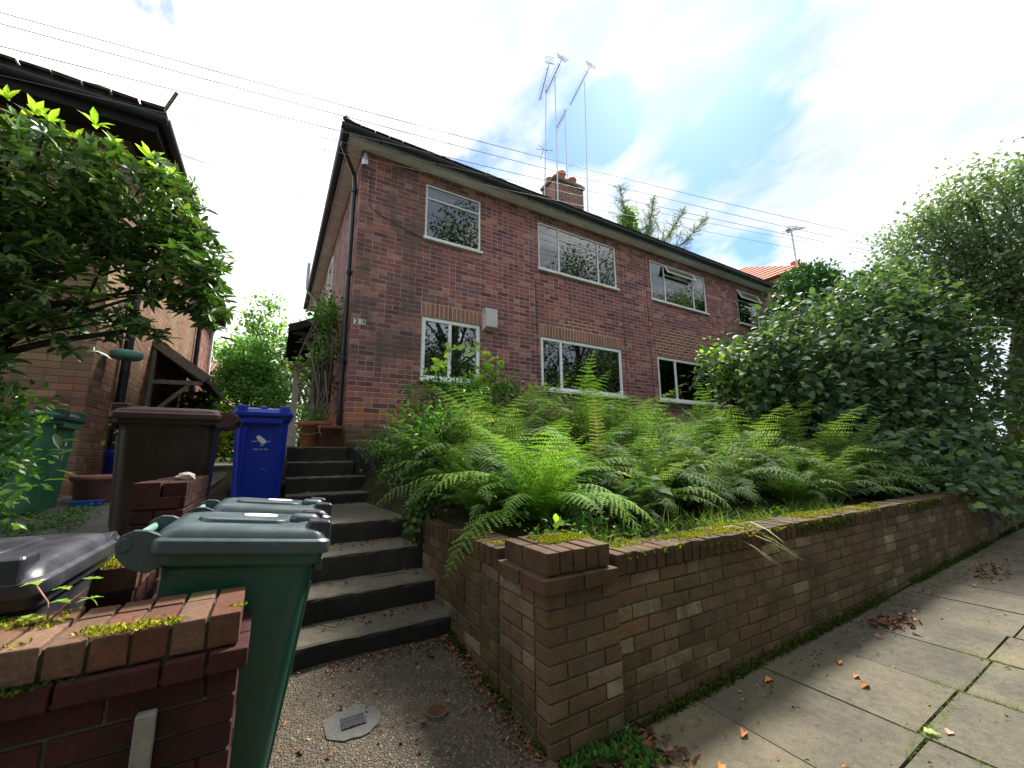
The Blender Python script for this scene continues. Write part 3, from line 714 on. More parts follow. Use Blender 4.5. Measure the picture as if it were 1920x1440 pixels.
def bars(mb, x0, x1, z0, z1, y0, y1, w):
    mb.box(x0, x1, y0, y1, z0, z0+w); mb.box(x0, x1, y0, y1, z1-w, z1)
    mb.box(x0, x0+w, y0, y1, z0+w, z1-w); mb.box(x1-w, x1, y0, y1, z0+w, z1-w)
def window(par, x0, x1, z0, z1, y, muls=(), transom=None, tr_cols=None, w=.05, m='old_white_paint', openp=None, sillm='old_white_paint', sash=False, dep=.05, sillp=.05):
    """muls: x of mullions; transom: z; tr_cols: bay indices that have the top light; openp: bay whose top light hangs open"""
    x0 += .004; x1 -= .004; z0 += .004; z1 -= .004
    f = MB(); yf, yb = y+.012, y+.012+dep; bars(f, x0, x1, z0, z1, yf, yb, w)
    xsn = [x0+w]+list(muls)+[x1-w]; mw = w*.9
    for mx in muls: f.box(mx-mw/2, mx+mw/2, yf+.002, yb-.002, z0+w, z1-w)
    n = len(muls)+1; bays = []
    for i in range(n):
        a = xsn[i]+(mw/2 if i else 0); b = xsn[i+1]-(mw/2 if i < n-1 else 0)
        if transom and (tr_cols is None or i in tr_cols):
            f.box(a, b, yf+.004, yb-.004, transom-mw/2, transom+mw/2)
            bays += [(a, b, z0+w, transom-mw/2, None), (a, b, transom+mw/2, z1-w, i)]
        else: bays.append((a, b, z0+w, z1-w, None))
    if sash:
        for a, b, p, q_, i in bays: bars(f, a+.002, b-.002, p+.002, q_-.002, yf-.006, yb-.02, .032)
    win = f.build('window', m, par, bevel=.004)
    for a, b, p, q_, i in bays:
        if i is not None and openp is not None and i in openp:
            ang = R(24); top = Vector((0, y-.01, q_)); h = q_-p; o_ = MB()
            def tp(x, t, d): return (x, top.y-math.sin(ang)*t-math.cos(ang)*d, top.z-math.cos(ang)*t+math.sin(ang)*d)
            def tbox(mb_, xa, xb, ta, tb, da, db): mb_.add([tp(xa, ta, da), tp(xb, ta, da), tp(xb, tb, da), tp(xa, tb, da), tp(xa, ta, db), tp(xb, ta, db), tp(xb, tb, db), tp(xa, tb, db)], [(3, 2, 1, 0), (4, 5, 6, 7), (0, 1, 5, 4), (1, 2, 6, 5), (2, 3, 7, 6), (3, 0, 4, 7)])
            tbox(o_, a-.02, b+.02, 0, .03, -.015, .015); tbox(o_, a-.02, b+.02, h, h+.03, -.015, .015)
            tbox(o_, a-.02, a+.01, .03, h, -.015, .015); tbox(o_, b-.01, b+.02, .03, h, -.015, .015)
            o_.build('open_light', m, win); gp = MB(); tbox(gp, a+.01, b-.01, .03, h, -.003, .003); gp.build('pane', 'window_glass', win)
        else: MB().box(a, b, yf+.02, yf+.026, p, q_).build('pane', 'window_glass', win)
    if sillp: MB().box(x0-.03, x1+.03, y-sillp, y+.010, z0-.055, z0-.008).build('sill', sillm, win, bevel=.005)
    return win
def curtain(win, x0, x1, z0, z1, y, m='cream_curtain', folds=9, amp=.03):
    V = []; n = folds*8
    for i in range(n+1):
        x = x0+(x1-x0)*i/n; yy = y+amp*math.sin(i/8*2*math.pi)
        V += [(x, yy, z0), (x, yy+.01, z1)]
    F = [(2*i, 2*i+2, 2*i+3, 2*i+1) for i in range(n)]
    np_mesh('curtain', V, F, m, win, smooth=True)
window(house, *U[0], UZ0, UZ1, HY, (), 4.48, w=.035)
w2 = window(house, *U[1], UZ0, UZ1, HY, (4.87, 5.965), 4.50, [1], w=.035)
w3 = window(house, *U[2], UZ0, UZ1, HY, (8.19, 9.33), 4.47, [1], w=.035, openp=[1])
curtain(w3, 7.72, 8.12, 3.73, 4.7, HY+.16, amp=.02); curtain(w3, 8.78, 9.32, 3.73, 4.7, HY+.16, folds=8, amp=.022); curtain(w3, 9.45, 9.8, 3.73, 4.7, HY+.2, 'net_curtain')
curtain(w2, 6.1, 6.5, 3.7, 4.7, HY+.2, 'net_curtain')
w4 = window(house, *U[3], UZ0, UZ1, HY, (), 4.42, w=.035, openp=[0]); curtain(w4, 11.4, 11.7, 3.7, 4.7, HY+.35)
window(house, *Lw[0], LZ0, LZ1, HY, (2.47,), w=.065, m='upvc_white', sillm='upvc_white', sash=False, dep=.06, sillp=.09)
window(house, *Lw[1], LZ0, LZ1, HY, (4.85,), w=.065, m='upvc_white', sillm='upvc_white', dep=.06, sillp=.09)
w6 = window(house, *Lw[2], LZ0, LZ1, HY, (8.35,), w=.065, m='upvc_white', sillm='upvc_white', dep=.06, sillp=.09)
curtain(w6, 9.3, 9.8, 1.3, 2.25, HY+.35, 'net_curtain')
# side window seen edge-on
f = MB(); 
for a in ((9.6, 9.65, 3.6, 4.6), (10.45, 10.5, 3.6, 4.6), (9.65, 10.45, 3.6, 3.65), (9.65, 10.45, 4.55, 4.6)): f.box(HX0-.03, HX0+.04, *a)
sw_ = f.build('window', 'upvc_white', house); MB().box(HX0+.01, HX0+.015, 9.65, 10.45, 3.65, 4.55).build('pane', 'window_glass', sw_)
# soldier-course lintels and repointed patches, a few millimetres proud
for a, b in Lw[:2]:
    mb = MB(); MB_ = MB().box(a-.02, b+.02, HY-.003, HY+.004, 2.293, 2.53)
    edge_run(mb, a-.015, b+.015, HY-.006, HY+.02, 'x', 2.30, 2.522, .0775, .016, .0015)
    li = mb.build('lintel', 'red_brick' if False else 'garden_cap_brick', house); li.data.materials[0] = MT('lintel_brick') if 'lintel_brick' in MATS else loose_brick('lintel_brick', [(0, (.30, .15, .115)), (.5, (.40, .20, .145)), (1, (.26, .13, .11))], (.1, .07, .06), dark=.2)
    m_ = MB_.build('joint', 'pale_mortar' if 'pale_mortar' in MATS else plain('pale_mortar', (.60, .47, .36), .95, .2, .3, 20, .3), li)
    if a < 3: m_.data.materials[0] = MT('pale_mortar')
def patch(name, pts, y=HY):
    mb = MB(); 
    for x0, x1, z0, z1 in pts: mb.box(x0, x1, y-.004, y+.003, z0, z1)
    mb.build(name, 'repointed_brick', house)
patch('repointed_patch', [(4.75, 6.2, 2.5335, 2.62), (4.95, 6.0, 2.62, 2.70), (5.05, 5.75, 2.70, 2.78)])
patch('repointed_patch', [(7.60, 10.02, 2.300, 2.54), (7.72, 9.9, 2.54, 2.86), (7.95, 9.6, 2.86, 3.02)])
# eaves: soffit, fascia, gutter and hipped tiled roof
ex, ey = HX0-.22, HY-.22
mb = MB().box(ex, HX1+.2, ey, HY-.002, HT, HT+.02); mb.box(ex, HX0-.002, HY, HY+HD+.2, HT, HT+.02)
mb.build('soffit', 'soffit_paint', house)
mb = MB().box(ex-.018, HX1+.2, ey-.018, ey-.001, HT-.02, HT+.07); mb.box(ex-.018, ex-.001, ey, HY+HD+.2, HT-.02, HT+.07)
mb.build('fascia', 'grey_fascia', house)
def gutter(pts, r=.062, outv=(0, -1, 0)):
    mb = MB(); rings = []; o_ = Vector(outv)
    for p in pts:
        p = Vector(p); rings.append([p+o_*(r+math.cos(math.pi*k/8)*r*1.0)+Vector((0, 0, -math.sin(math.pi*k/8)*r)) for k in range(9)]+[p+o_*(r+math.cos(math.pi*(8-k)/8)*r*.9)+Vector((0, 0, -math.sin(math.pi*(8-k)/8)*r*.9)) for k in range(9)])
    return mb.loft(rings)
gutter([(ex-.15, ey-.02, HT+.085), (HX1+.2, ey-.02, HT+.085)]).build('gutter', 'gutter_black', house, smooth=False)
gutter([(ex-.02, ey-.12, HT+.085), (ex-.02, HY+HD+.2, HT+.085)], outv=(-1, 0, 0)).build('gutter', 'gutter_black', house)
for i in range(13): MB().box(1.1+i*.95, 1.13+i*.95, ey-.155, ey-.02, HT+.02, HT+.034).build('gutter_bracket', 'gutter_black', house)
def hip_roof(x0, x1, y0, y1, z, pitch, th=.05):
    h = (y1-y0)/2*math.tan(pitch); ym = (y0+y1)/2; o_ = (y1-y0)/2; mb = MB()
    v = [(x0, y0, z), (x1, y0, z), (x1, y1, z), (x0, y1, z), (x0+o_, ym, z+h), (x1-o_, ym, z+h)]
    mb.add(v, [(0, 1, 5, 4), (1, 2, 5), (2, 3, 4, 5), (3, 0, 4)]); mb.add([(a, b, c-th) for a, b, c in v[:4]], [(3, 2, 1, 0)])
    for i in range(4): j = (i+1) % 4; mb.add([v[i], v[j], (v[j][0], v[j][1], z-th), (v[i][0], v[i][1], z-th)], [(3, 2, 1, 0)])
    return mb
hr = hip_roof(ex-.08, HX1+.28, ey-.08, HY+HD+.28, HT+.15, R(24))
roof = hr.build('roof', 'roof_tile_dark', house)
mb = MB(); x = ex-.09
while x < HX1+.25: mb.jbox(x+.004, x+.216, ey-.10, ey+.25, HT+.152, HT+.172+.02*0, .004); x += .22
y = ey+.15
while y < HY+HD: mb.jbox(ex-.10, ex+.2, y+.004, y+.216, HT+.152, HT+.172, .004); y += .22
mb.build('eaves_tile', 'roof_tile_dark', roof)
# hip end tile finial
mb = MB().tube([(ex-.12, ey-.12, HT+.16), (ex+.1, ey+.1, HT+.24), (ex+1.2, ey+1.2, HT+.75)], [.03, .075, .08], 8); mb.bar((ex-.05, ey-.05, HT+.2), (ex-.09, ey-.06, HT+.27), .02)
mb.build('hip_tile', 'roof_tile_dark', roof)
# chimney with pots
cx0, cx1, cy0, cy1 = 6.54, 7.62, 8.5, 9.15
ch = MB().box(cx0, cx1, cy0, cy1, 5.8, 8.02).build('chimney', 'chimney_brick', roof)
mb = MB().box(cx0-.05, cx1+.05, cy0-.05, cy1+.05, 8.021, 8.12); mb.box(cx0+.01, cx1-.01, cy0+.01, cy1-.01, 8.121, 8.2); mb.build('flaunching', 'cement', roof, bevel=.02)
for x, y, h, r in ((6.72, 9.0, .26, .10), (6.95, 8.72, .36, .13), (7.38, 8.72, .30, .12)):
    MB().lathe([(r*1.0, 8.15), (r*.95, 8.15+h*.7), (r*1.18, 8.15+h*.78), (r*1.18, 8.15+h*.95), (r*.9, 8.15+h), (r*.8, 8.15+h-.08)], (x, y, 0), 18).build('chimney_pot', 'chimney_pot', roof, smooth=True)
# down pipe with swan neck, cables, house number, boxes
px_, py_ = HX0-.055, 6.52
dp = MB().tube([(ex-.085, 6.28, HT+.06), (ex-.085, 6.28, HT-.02), (px_-.02, py_-.03, HT-.34), (px_, py_, HT-.46), (px_, py_, 2.4), (px_, py_, .32)], .035, 10)
for z in (4.35, 2.9, 1.45): dp.tube([(px_, py_, z-.03), (px_, py_, z+.03)], .045, 10); dp.box(px_, HX0, py_-.07, py_-.05, z-.01, z+.01); dp.box(px_, HX0, py_+.05, py_+.07, z-.01, z+.01)
dp.build('downpipe', 'black_paint', house, smooth=False)
def cbl(pts, r=.006, name='wall_cable'): MB().tube(pts, r, 5).build(name, 'cable_black', house)
cbl([(4.27, HY-.006, 1.2), (4.262, HY-.006, 2.4), (4.25, HY-.006, 3.45)]); cbl([(6.64, HY-.008, 1.0), (6.63, HY-.008, 3.3), (6.63, HY-.008, 4.9)], .005); cbl([(7.48, HY-.008, 1.0), (7.47, HY-.008, 4.9)], .005)
cbl([(1.03, HY-.01, 4.6), (1.04, HY-.01, 4.0), (1.10, HY-.01, 3.93), (1.3, HY-.01, 3.85), (1.95, HY-.01, 3.66)], .005)
br = MB().bar((HX0+.03, HY-.01, 4.72), (HX0+.03, HY-.13, 4.72), .02); br.tube([(HX0+.03, HY-.13, 4.58), (HX0+.03, HY-.13, 4.66)], [.05, .055], 10); br.tube([(HX0+.03, HY-.13, 4.66), (HX0+.03, HY-.13, 4.70), (HX0+.03, HY-.13, 4.80)], [.03, .045, .02], 10)
br.bar((HX0+.03, HY-.13, 4.70), (HX0+.03, HY-.02, 4.93), .012)
br.build('cable_bracket', 'galvanised', house)
nb = MB().box(.905, .995, HY-.008, HY-.002, 1.975, 2.062); nb.box(1.0, 1.085, HY-.008, HY-.002, 1.985, 2.066)
plate = nb.build('number_plate', 'number_enamel', house)
def text(body, size, loc, rot, m, parent, name, ext=.0012, sx=1.):
    cu_ = bpy.data.curves.new(name, 'FONT'); cu_.body = body; cu_.size = size; cu_.extrude = ext; cu_.offset = size*.03; cu_.align_x = 'CENTER'; cu_.align_y = 'CENTER'
    o = bpy.data.objects.new(name, cu_); col.objects.link(o)
    dg = bpy.context.evaluated_depsgraph_get(); me = bpy.data.meshes.new_from_object(o.evaluated_get(dg)); bpy.data.objects.remove(o)
    me.materials.clear(); me.materials.append(MT(m)); o = bpy.data.objects.new(name, me); col.objects.link(o)
    o.parent = parent; o.location = Vector(loc)-origin(parent); o.rotation_euler = rot; o.scale = (sx, 1, 1); return o
text('2', .092, (.95, HY-.0095, 2.018), (R(90), 0, 0), 'number_black', plate, 'digit', sx=1.25)
text('18', .085, (1.043, HY-.0095, 2.025), (R(90), 0, 0), 'number_black', plate, 'digit', sx=.85)
fx = MB(); fx.add([(3.075, HY-.17, 2.24), (3.30, HY-.17, 2.24), (3.30, HY-.001, 2.20), (3.075, HY-.001, 2.20), (3.075, HY-.17, 2.585), (3.30, HY-.17, 2.585), (3.30, HY-.001, 2.60), (3.075, HY-.001, 2.60)],
       [(3, 2, 1, 0), (4, 5, 6, 7), (0, 1, 5, 4), (1, 2, 6, 5), (2, 3, 7, 6), (3, 0, 4, 7)])
fb = fx.build('flue_box', 'flue_box', house, bevel=.008, label='pale pinkish-white box fixed to the wall beside the small lower window')
mb = MB()
for i in range(3): mb.box(3.072, 3.0755, HY-.13, HY-.08, 2.50+i*.022, 2.51+i*.022)
mb.build('louvre', 'vent_dark', fb)
fb2 = MB().box(10.22, 10.66, HY-.10, HY-.001, 2.50, 2.82).build('meter_cover', 'flue_box', house, bevel=.01); MB().box(10.36, 10.5, HY-.106, HY-.1, 2.56, 2.72).build('grille', 'grey_fascia', fb2)
MB().tube([(HX0-.05, 13.2, -.2), (HX0-.05, 13.2, 4.55), (HX0-.1, 13.2, 4.75), (HX0-.33, 13.2, 5.0), (HX0-.36, 13.2, 5.1), (HX0-.36, 13.2, 5.9)], .05, 10).build('soil_pipe', 'grey_fascia', house)
MB().tube([(HX0-.03, 9.35, 3.55), (HX0-.03, 9.75, 3.0)], .018, 6).build('overflow_pipe', 'dark_terracotta', house)
# side porch canopy on timber gallows brackets
def canopy(par, xw, xo, y0, y1, zw, zo, timber, under, tile):
    s_ = 1 if xo > xw else -1; mb = MB()
    top = [(xw, y0, zw), (xo, y0, zo), (xo, y1, zo), (xw, y1, zw)]
    mb.add(top+[(a, b, c-.05) for a, b, c in top], [(0, 1, 2, 3), (7, 6, 5, 4), (0, 4, 5, 1), (1, 5, 6, 2), (2, 6, 7, 3), (3, 7, 4, 0)])
    cp = mb.build('porch_canopy', tile, par)
    d = -.09
    for y in (y0+.03, (y0+y1)/2, y1-.03):
        fr_ = MB()
        xi = xw+(xo-xw)*.92; zi = zw+(zo-zw)*.92+d
        fr_.bar((xw+.03*s_, y, zw+d), (xi, y, zi), .055, .09); fr_.bar((xw+.03*s_, y, zo-.12), (xi, y, zo-.10), .055, .07)
        fr_.bar((xw+.035*s_, y, zw+d), (xw+.035*s_, y, zo-.85), .055, .06, (0, 1, 0)); fr_.bar((xw+.04*s_, y, zo-.72), (xw+(xo-xw)*.68, y, zo-.14), .05, .06)
        fr_.build('timber_bracket', timber, cp)
    MB().add([(xw+.02*s_, y0+.07, zw-.075), (xo, y0+.07, zo-.072), (xo, y1, zo-.072), (xw+.02*s_, y1, zw-.075)], [(3, 2, 1, 0)]).build('boarding', under, cp)
    b_ = MB(); b_.bar((xw, y0-.02, zw-.03), (xo, y0-.02, zo-.03), .025, .14); b_.bar((xo, y0, zo-.05), (xo, y1, zo-.05), .02, .08); b_.build('barge_board', timber, cp)
canopy(house, HX0, .10, 8.9, 11.6, 2.95, 2.56, 'dark_timber', 'dark_timber', 'roof_tile_dark')
MB().box(HX0-.035, HX0-.001, 9.3, 10.2, .15, 2.15).build('side_door', 'dark_timber', house)
mb = MB().bar((.38, 11.4, .12), (.38, 11.4, 2.4), .13); mb.bar((.38, 11.4, .12), (.38, 11.4, .75), .2); mb.build('porch_post', 'old_white_paint', house)
mb = MB(); bm = bmesh.new(); bmesh.ops.create_uvsphere(bm, u_segments=20, v_segments=12, radius=.13)
mb.add([v.co+Vector((HX0-.19, 8.0, 2.62)) for v in bm.verts], [[v.index for v in f.verts] for f in bm.faces]); bm.free()
gl = mb.build('wall_lamp', 'lamp_globe', house, smooth=True); MB().box(HX0-.26, HX0, 7.93, 8.07, 2.40, 2.49).build('lamp_base', 'black_plastic', gl)

# television aerials lashed to the chimney
def aerial(name, label, base, top, a, b, n=16, el=.11, refl=True, group='television aerials on the chimney'):
    t = thing(name, label, 'aerial', base, group)
    MB().tube([base, top], [.019, .016], 8).build('mast', 'galvanised', t)
    mb = MB(); A, B = Vector(a), Vector(b); mb.tube([A, B], .010, 6); d = (B-A).normalized(); s_ = d.cross(Vector((0, 0, 1))).normalized(); u_ = s_.cross(d)
    for i in range(n):
        p = A.lerp(B, (i+.5)/n*.88); mb.tube([p-s_*el, p+s_*el], .0045, 4, False); mb.box(p.x-.012, p.x+.012, p.y-.012, p.y+.012, p.z-.012, p.z+.02)
    mb.build('boom', 'dark_metal', t)
    mb = MB()
    if refl:
        for k in (-1, 1):
            for j in range(5):
                c_ = B+u_*(k*(.04+.035*j))+d*(.02*j); mb.tube([c_-s_*.14, c_+s_*.14], .005, 4, False)
            for q_ in (-.1, .1): mb.tube([B+s_*q_+u_*(k*.04), B+s_*q_+u_*(k*.19)+d*.08], .005, 4, False)
        mb.build('reflector', 'galvanised', t)
    return t
def onZ(dx, dy, dz, z): return (dx*z/dz, dy*z/dz, z)
aerial('television_aerial', 'leftmost tall aerial behind the chimney with a small dipole halfway up its mast', (6.40, 8.9, 6.4), (6.615, 8.9, 11.64), onZ(6.35, 8.9, 10.955, 11.45), onZ(6.768, 8.9, 12.577, 11.75), 18)
aerial('television_aerial', 'tallest aerial clamped to the front face of the chimney stack', (6.57, 8.42, 6.9), (6.60, 8.42, 11.6), onZ(6.235, 8.4, 10.703, 11.3), onZ(6.874, 8.4, 12.266, 11.85), 18)
aerial('television_aerial', 'shortest aerial standing behind the chimney pots with a double row of rods', (7.645, 9.25, 6.4), (7.619, 9.25, 11.55), onZ(7.18, 9.2, 10.517, 10.9), onZ(7.685, 9.2, 11.532, 11.55), 9, .16, False)
aerial('television_aerial', 'rightmost aerial with its long boom to the left and mast clear of the chimney', (8.02, 8.8, 5.9), (8.165, 8.8, 12.47), onZ(7.492, 8.8, 11.261, 12.1), onZ(8.447, 8.8, 13.279, 12.75), 18)
MB().tube([(6.43, 8.9, 9.2), (6.25, 8.8, 8.75)], .01, 5).tube([(6.2, 8.85, 9.28), (6.75, 8.95, 9.28)], .008, 5).tube([(6.2, 8.95, 9.2), (6.7, 8.75, 9.2)], .008, 5).build('dipole', 'dark_metal', bpy.data.objects['television_aerial'])
MB().tube([(7.9, 8.8, 7.7), (7.62, 8.8, 7.72)], .012, 5).build('bracket', 'galvanised', [o for o in bpy.data.objects if o.name == 'television_aerial.003'][0])

# ------------------------------------------------------------ neighbouring house on the left
NX, NY = -1.85, 6.3
nh = thing('brick_house', 'red brick house at the left edge with dark eaves, behind the rhododendron', 'house', (NX, NY, -.45))
MB().box(NX-9, NX, NY, NY+8.2, -.8, 3.95).build('walls', 'neighbour_brick', nh)
nex, ney = NX+.30, NY-.38
mb = MB().box(NX-9.3, nex, ney, NY-.002, 3.95, 3.97); mb.box(NX+.002, nex, NY, NY+8.4, 3.95, 3.97); mb.build('soffit', 'dark_timber', nh)
mb = MB().box(NX-9.3, nex+.016, ney-.016, ney, 3.92, 4.06); mb.box(nex, nex+.016, ney, NY+8.4, 3.92, 4.06); mb.build('fascia', 'dark_timber', nh)
gutter([(NX-9.3, ney-.02, 4.09), (nex+.12, ney-.02, 4.09)]).build('gutter', 'gutter_black', nh); gutter([(nex+.02, ney-.1, 4.09), (nex+.02, NY+8.4, 4.09)], outv=(1, 0, 0)).build('gutter', 'gutter_black', nh)
nr = hip_roof(NX-9.5, nex+.1, ney-.1, NY+8.5, 4.17, R(26)).build('roof', 'roof_tile_dark', nh)
mb = MB(); x = NX-9.4
while x < nex: mb.jbox(x+.004, x+.23, ney-.14, ney+.3, 4.17+.02*((int((x+20)/.25)) % 2)*0, 4.205, .006); x += .245
mb.build('eaves_tile', 'roof_tile_dark', nr)
MB().tube([(nex+.05, ney-.03, 4.2), (nex+.17, ney-.12, 4.47)], .022, 6).build('hip_iron', 'grey_timber', nr)
for y, zt_, zb_ in ((7.15, 4.0, -.4), (12.1, 4.0, 1.2)):
    p = MB().tube([(nex+.08, y, 4.1), (nex+.05, y, 4.0), (NX+.07, y, 3.75), (NX+.07, y, zb_)], .05, 10)
    for z in (3.2, 1.9, .6): p.tube([(NX+.07, y, z-.04), (NX+.07, y, z+.04)], .06, 10)
    p.build('downpipe', 'black_paint', nh)
MB().tube([(NX+.06, 14.3, -.4), (NX+.06, 14.3, 4.0)], .045, 8).build('downpipe', 'old_white_paint', nh)
canopy(nh, NX, -1.06, 8.6, 11.4, 1.95, 1.36, 'grey_timber', 'dark_timber', 'roof_tile_dark')
MB().box(NX+.002, NX+.03, 8.9, 10.9, -.3, 1.2).build('side_door', 'room_floor', nh)
MB().box(NX-.9, NX-.6, NY-.03, NY, 3.65, 3.85).build('eaves_light', 'pale_green_plastic', nh)
MB().tube([(NX+.28, 14.2, 3.5), (NX+.75, 14.3, 3.45)], .03, 6).build('overflow_pipe', 'dark_timber', nh)
bf = thing('hanging_feeder', 'round turquoise feeder dish hanging from a wire on the left house downpipe', 'bird feeder', (-1.66, 6.65, 1.27))
MB().lathe([(.02, -.06), (.12, -.06), (.155, -.035), (.16, .03), (.15, .04), (.14, .0), (.02, -.02)], (-1.66, 6.65, 1.27), 20).build('dish', 'turquoise_plastic', bf, smooth=True)
MB().tube([(-1.80, 6.65, 1.28), (-1.66, 6.65, 1.62), (-1.52, 6.65, 1.28)], .004, 4).tube([(-1.66, 6.65, 1.62), (-1.66, 6.66, 1.78)], .006, 4).build('wire', 'dark_metal', bf)
mb = MB().tube([(-1.84, 6.32, 1.9), (-1.6, 6.3, 1.96), (-1.45, 6.4, 1.94)], .006, 5).tube([(-1.84, 6.32, 1.62), (-1.72, 6.3, 1.66), (-1.6, 6.3, 1.8), (-1.5, 6.34, 1.93)], .006, 5).tube([(-1.84, 6.31, 1.96), (-1.84, 6.31, 1.58)], .007, 5)
for k in (1.84, 1.70): mb.tube([(-1.83+.05*math.cos(t_), 6.31, k+.05*math.sin(t_)) for t_ in [i*.6 for i in range(9)]], .005, 4)
mb.build('hanging_basket_bracket', 'black_paint', label='curly black wrought iron bracket on the corner of the left house', cat='bracket')

# ------------------------------------------------------------ far houses
fh = thing('far_house', 'distant house with orange-red tiled roof showing above the right end of the main roof', 'house', (22, 9, 0))
MB().box(19.5, 30, 8.0, 15, -1, 8.0).build('walls', 'chimney_brick', fh)
hr = MB(); v = [(19.2, 7.6, 8.0), (30.3, 7.6, 8.0), (30.3, 15.4, 8.0), (19.2, 15.4, 8.0), (21.3, 11.2, 9.95), (28.5, 11.2, 9.95)]
hr.add(v, [(0, 1, 5, 4), (1, 2, 5), (2, 3, 4, 5), (3, 0, 4), (3, 2, 1, 0)]); fr2 = hr.build('roof', 'roof_tile_red', fh)
MB().box(26.2, 28.5, 10.6, 11.6, 8.6, 10.9).build('chimney', 'chimney_brick', fr2)
for x in (26.7, 27.35, 28.1): MB().lathe([(.2, 10.85), (.18, 11.3), (.23, 11.35), (.23, 11.5), (.15, 11.55)], (x, 11, 0), 12).build('chimney_pot', 'chimney_pot', fr2, smooth=True)
t = thing('television_aerial', 'lone thin aerial on the far orange-roofed house under the cables', 'aerial', (25.79, 10.5, 9.5))
MB().tube([(25.79, 10.5, 9.5), (25.62, 10.5, 13.1)], .05, 6).build('mast', 'galvanised', t)
mb = MB().tube([(24.8, 10.3, 12.6), (27.0, 10.7, 13.8)], .03, 5)
for i in range(5): p = Vector((24.8, 10.3, 12.6)).lerp(Vector((27.0, 10.7, 13.8)), i/4); mb.tube([p+Vector((.12, -.4, -.1*(i+1)*.5)), p-Vector((.12, -.4, -.1*(i+1)*.5))], .02, 4)
mb.box(25.22, 25.42, 10.4, 10.6, 12.85, 13.02); mb.build('boom', 'dark_metal', t)
fl = thing('far_house', 'small distant orange brick house with brown hipped roof between the two side walls', 'house', (-5.4, 34, 1.5))
MB().box(-8.2, -3.0, 34, 40, 0, 5.6).build('walls', 'orange_brick', fl)
hip_roof(-8.8, -2.4, 33.4, 40.6, 5.75, R(28)).build('roof', 'roof_tile_brown', fl); MB().box(-8.7, -2.5, 33.45, 33.55, 5.45, 5.62).build('fascia', 'old_white_paint', fl)

# ------------------------------------------------------------ overhead cables
CB = [((-3.10, 6.24, 5.05), (13.6, 3.96, 6.0)), ((-3.0, 6.1, 4.80), (13.9, 4.1, 5.87)), ((-2.9, 6.0, 4.45), (14.0, 4.15, 5.74)), ((-2.88, 5.98, 4.25), (14.1, 4.18, 5.68)), ((-2.75, 5.75, 3.93), (14.2, 4.25, 5.50))]
CL = ['topmost overhead cable, crossing in front of the aerial masts', 'second overhead cable from the top, passing just above the chimney pots', 'third overhead cable from the top, thin and grey', 'fourth overhead cable from the top, close under the third', 'lowest long overhead cable, crossing the front eaves of the main house']
for (a, b), l in zip(CB, CL):
    a, b = Vector(a), Vector(b); d = b-a; pts = []
    for i in range(41):
        f = -.35+1.75*i/40; p = a+d*f; p.z += .12*((2*(f-.5))**2-1)*1.0; pts.append(p)
    MB().tube(pts, 0.005 if l[0] in 'ts' else .0036, 5).build('overhead_cable', 'cable_pale', label=l, cat='cable', group='overhead cables')
a, b = Vector((-2.86, 6.0, 3.98)), Vector((.50, 7.5, 4.6))
MB().tube([a+(b-a)*f+Vector((0, 0, .06*((2*(f-.5))**2-1))) for f in [i/20*1.15-.3 for i in range(26)]], .005, 5).build('overhead_cable', 'cable_pale', label='short overhead cable sloping down behind the main house side eaves', cat='cable', group='overhead cables')

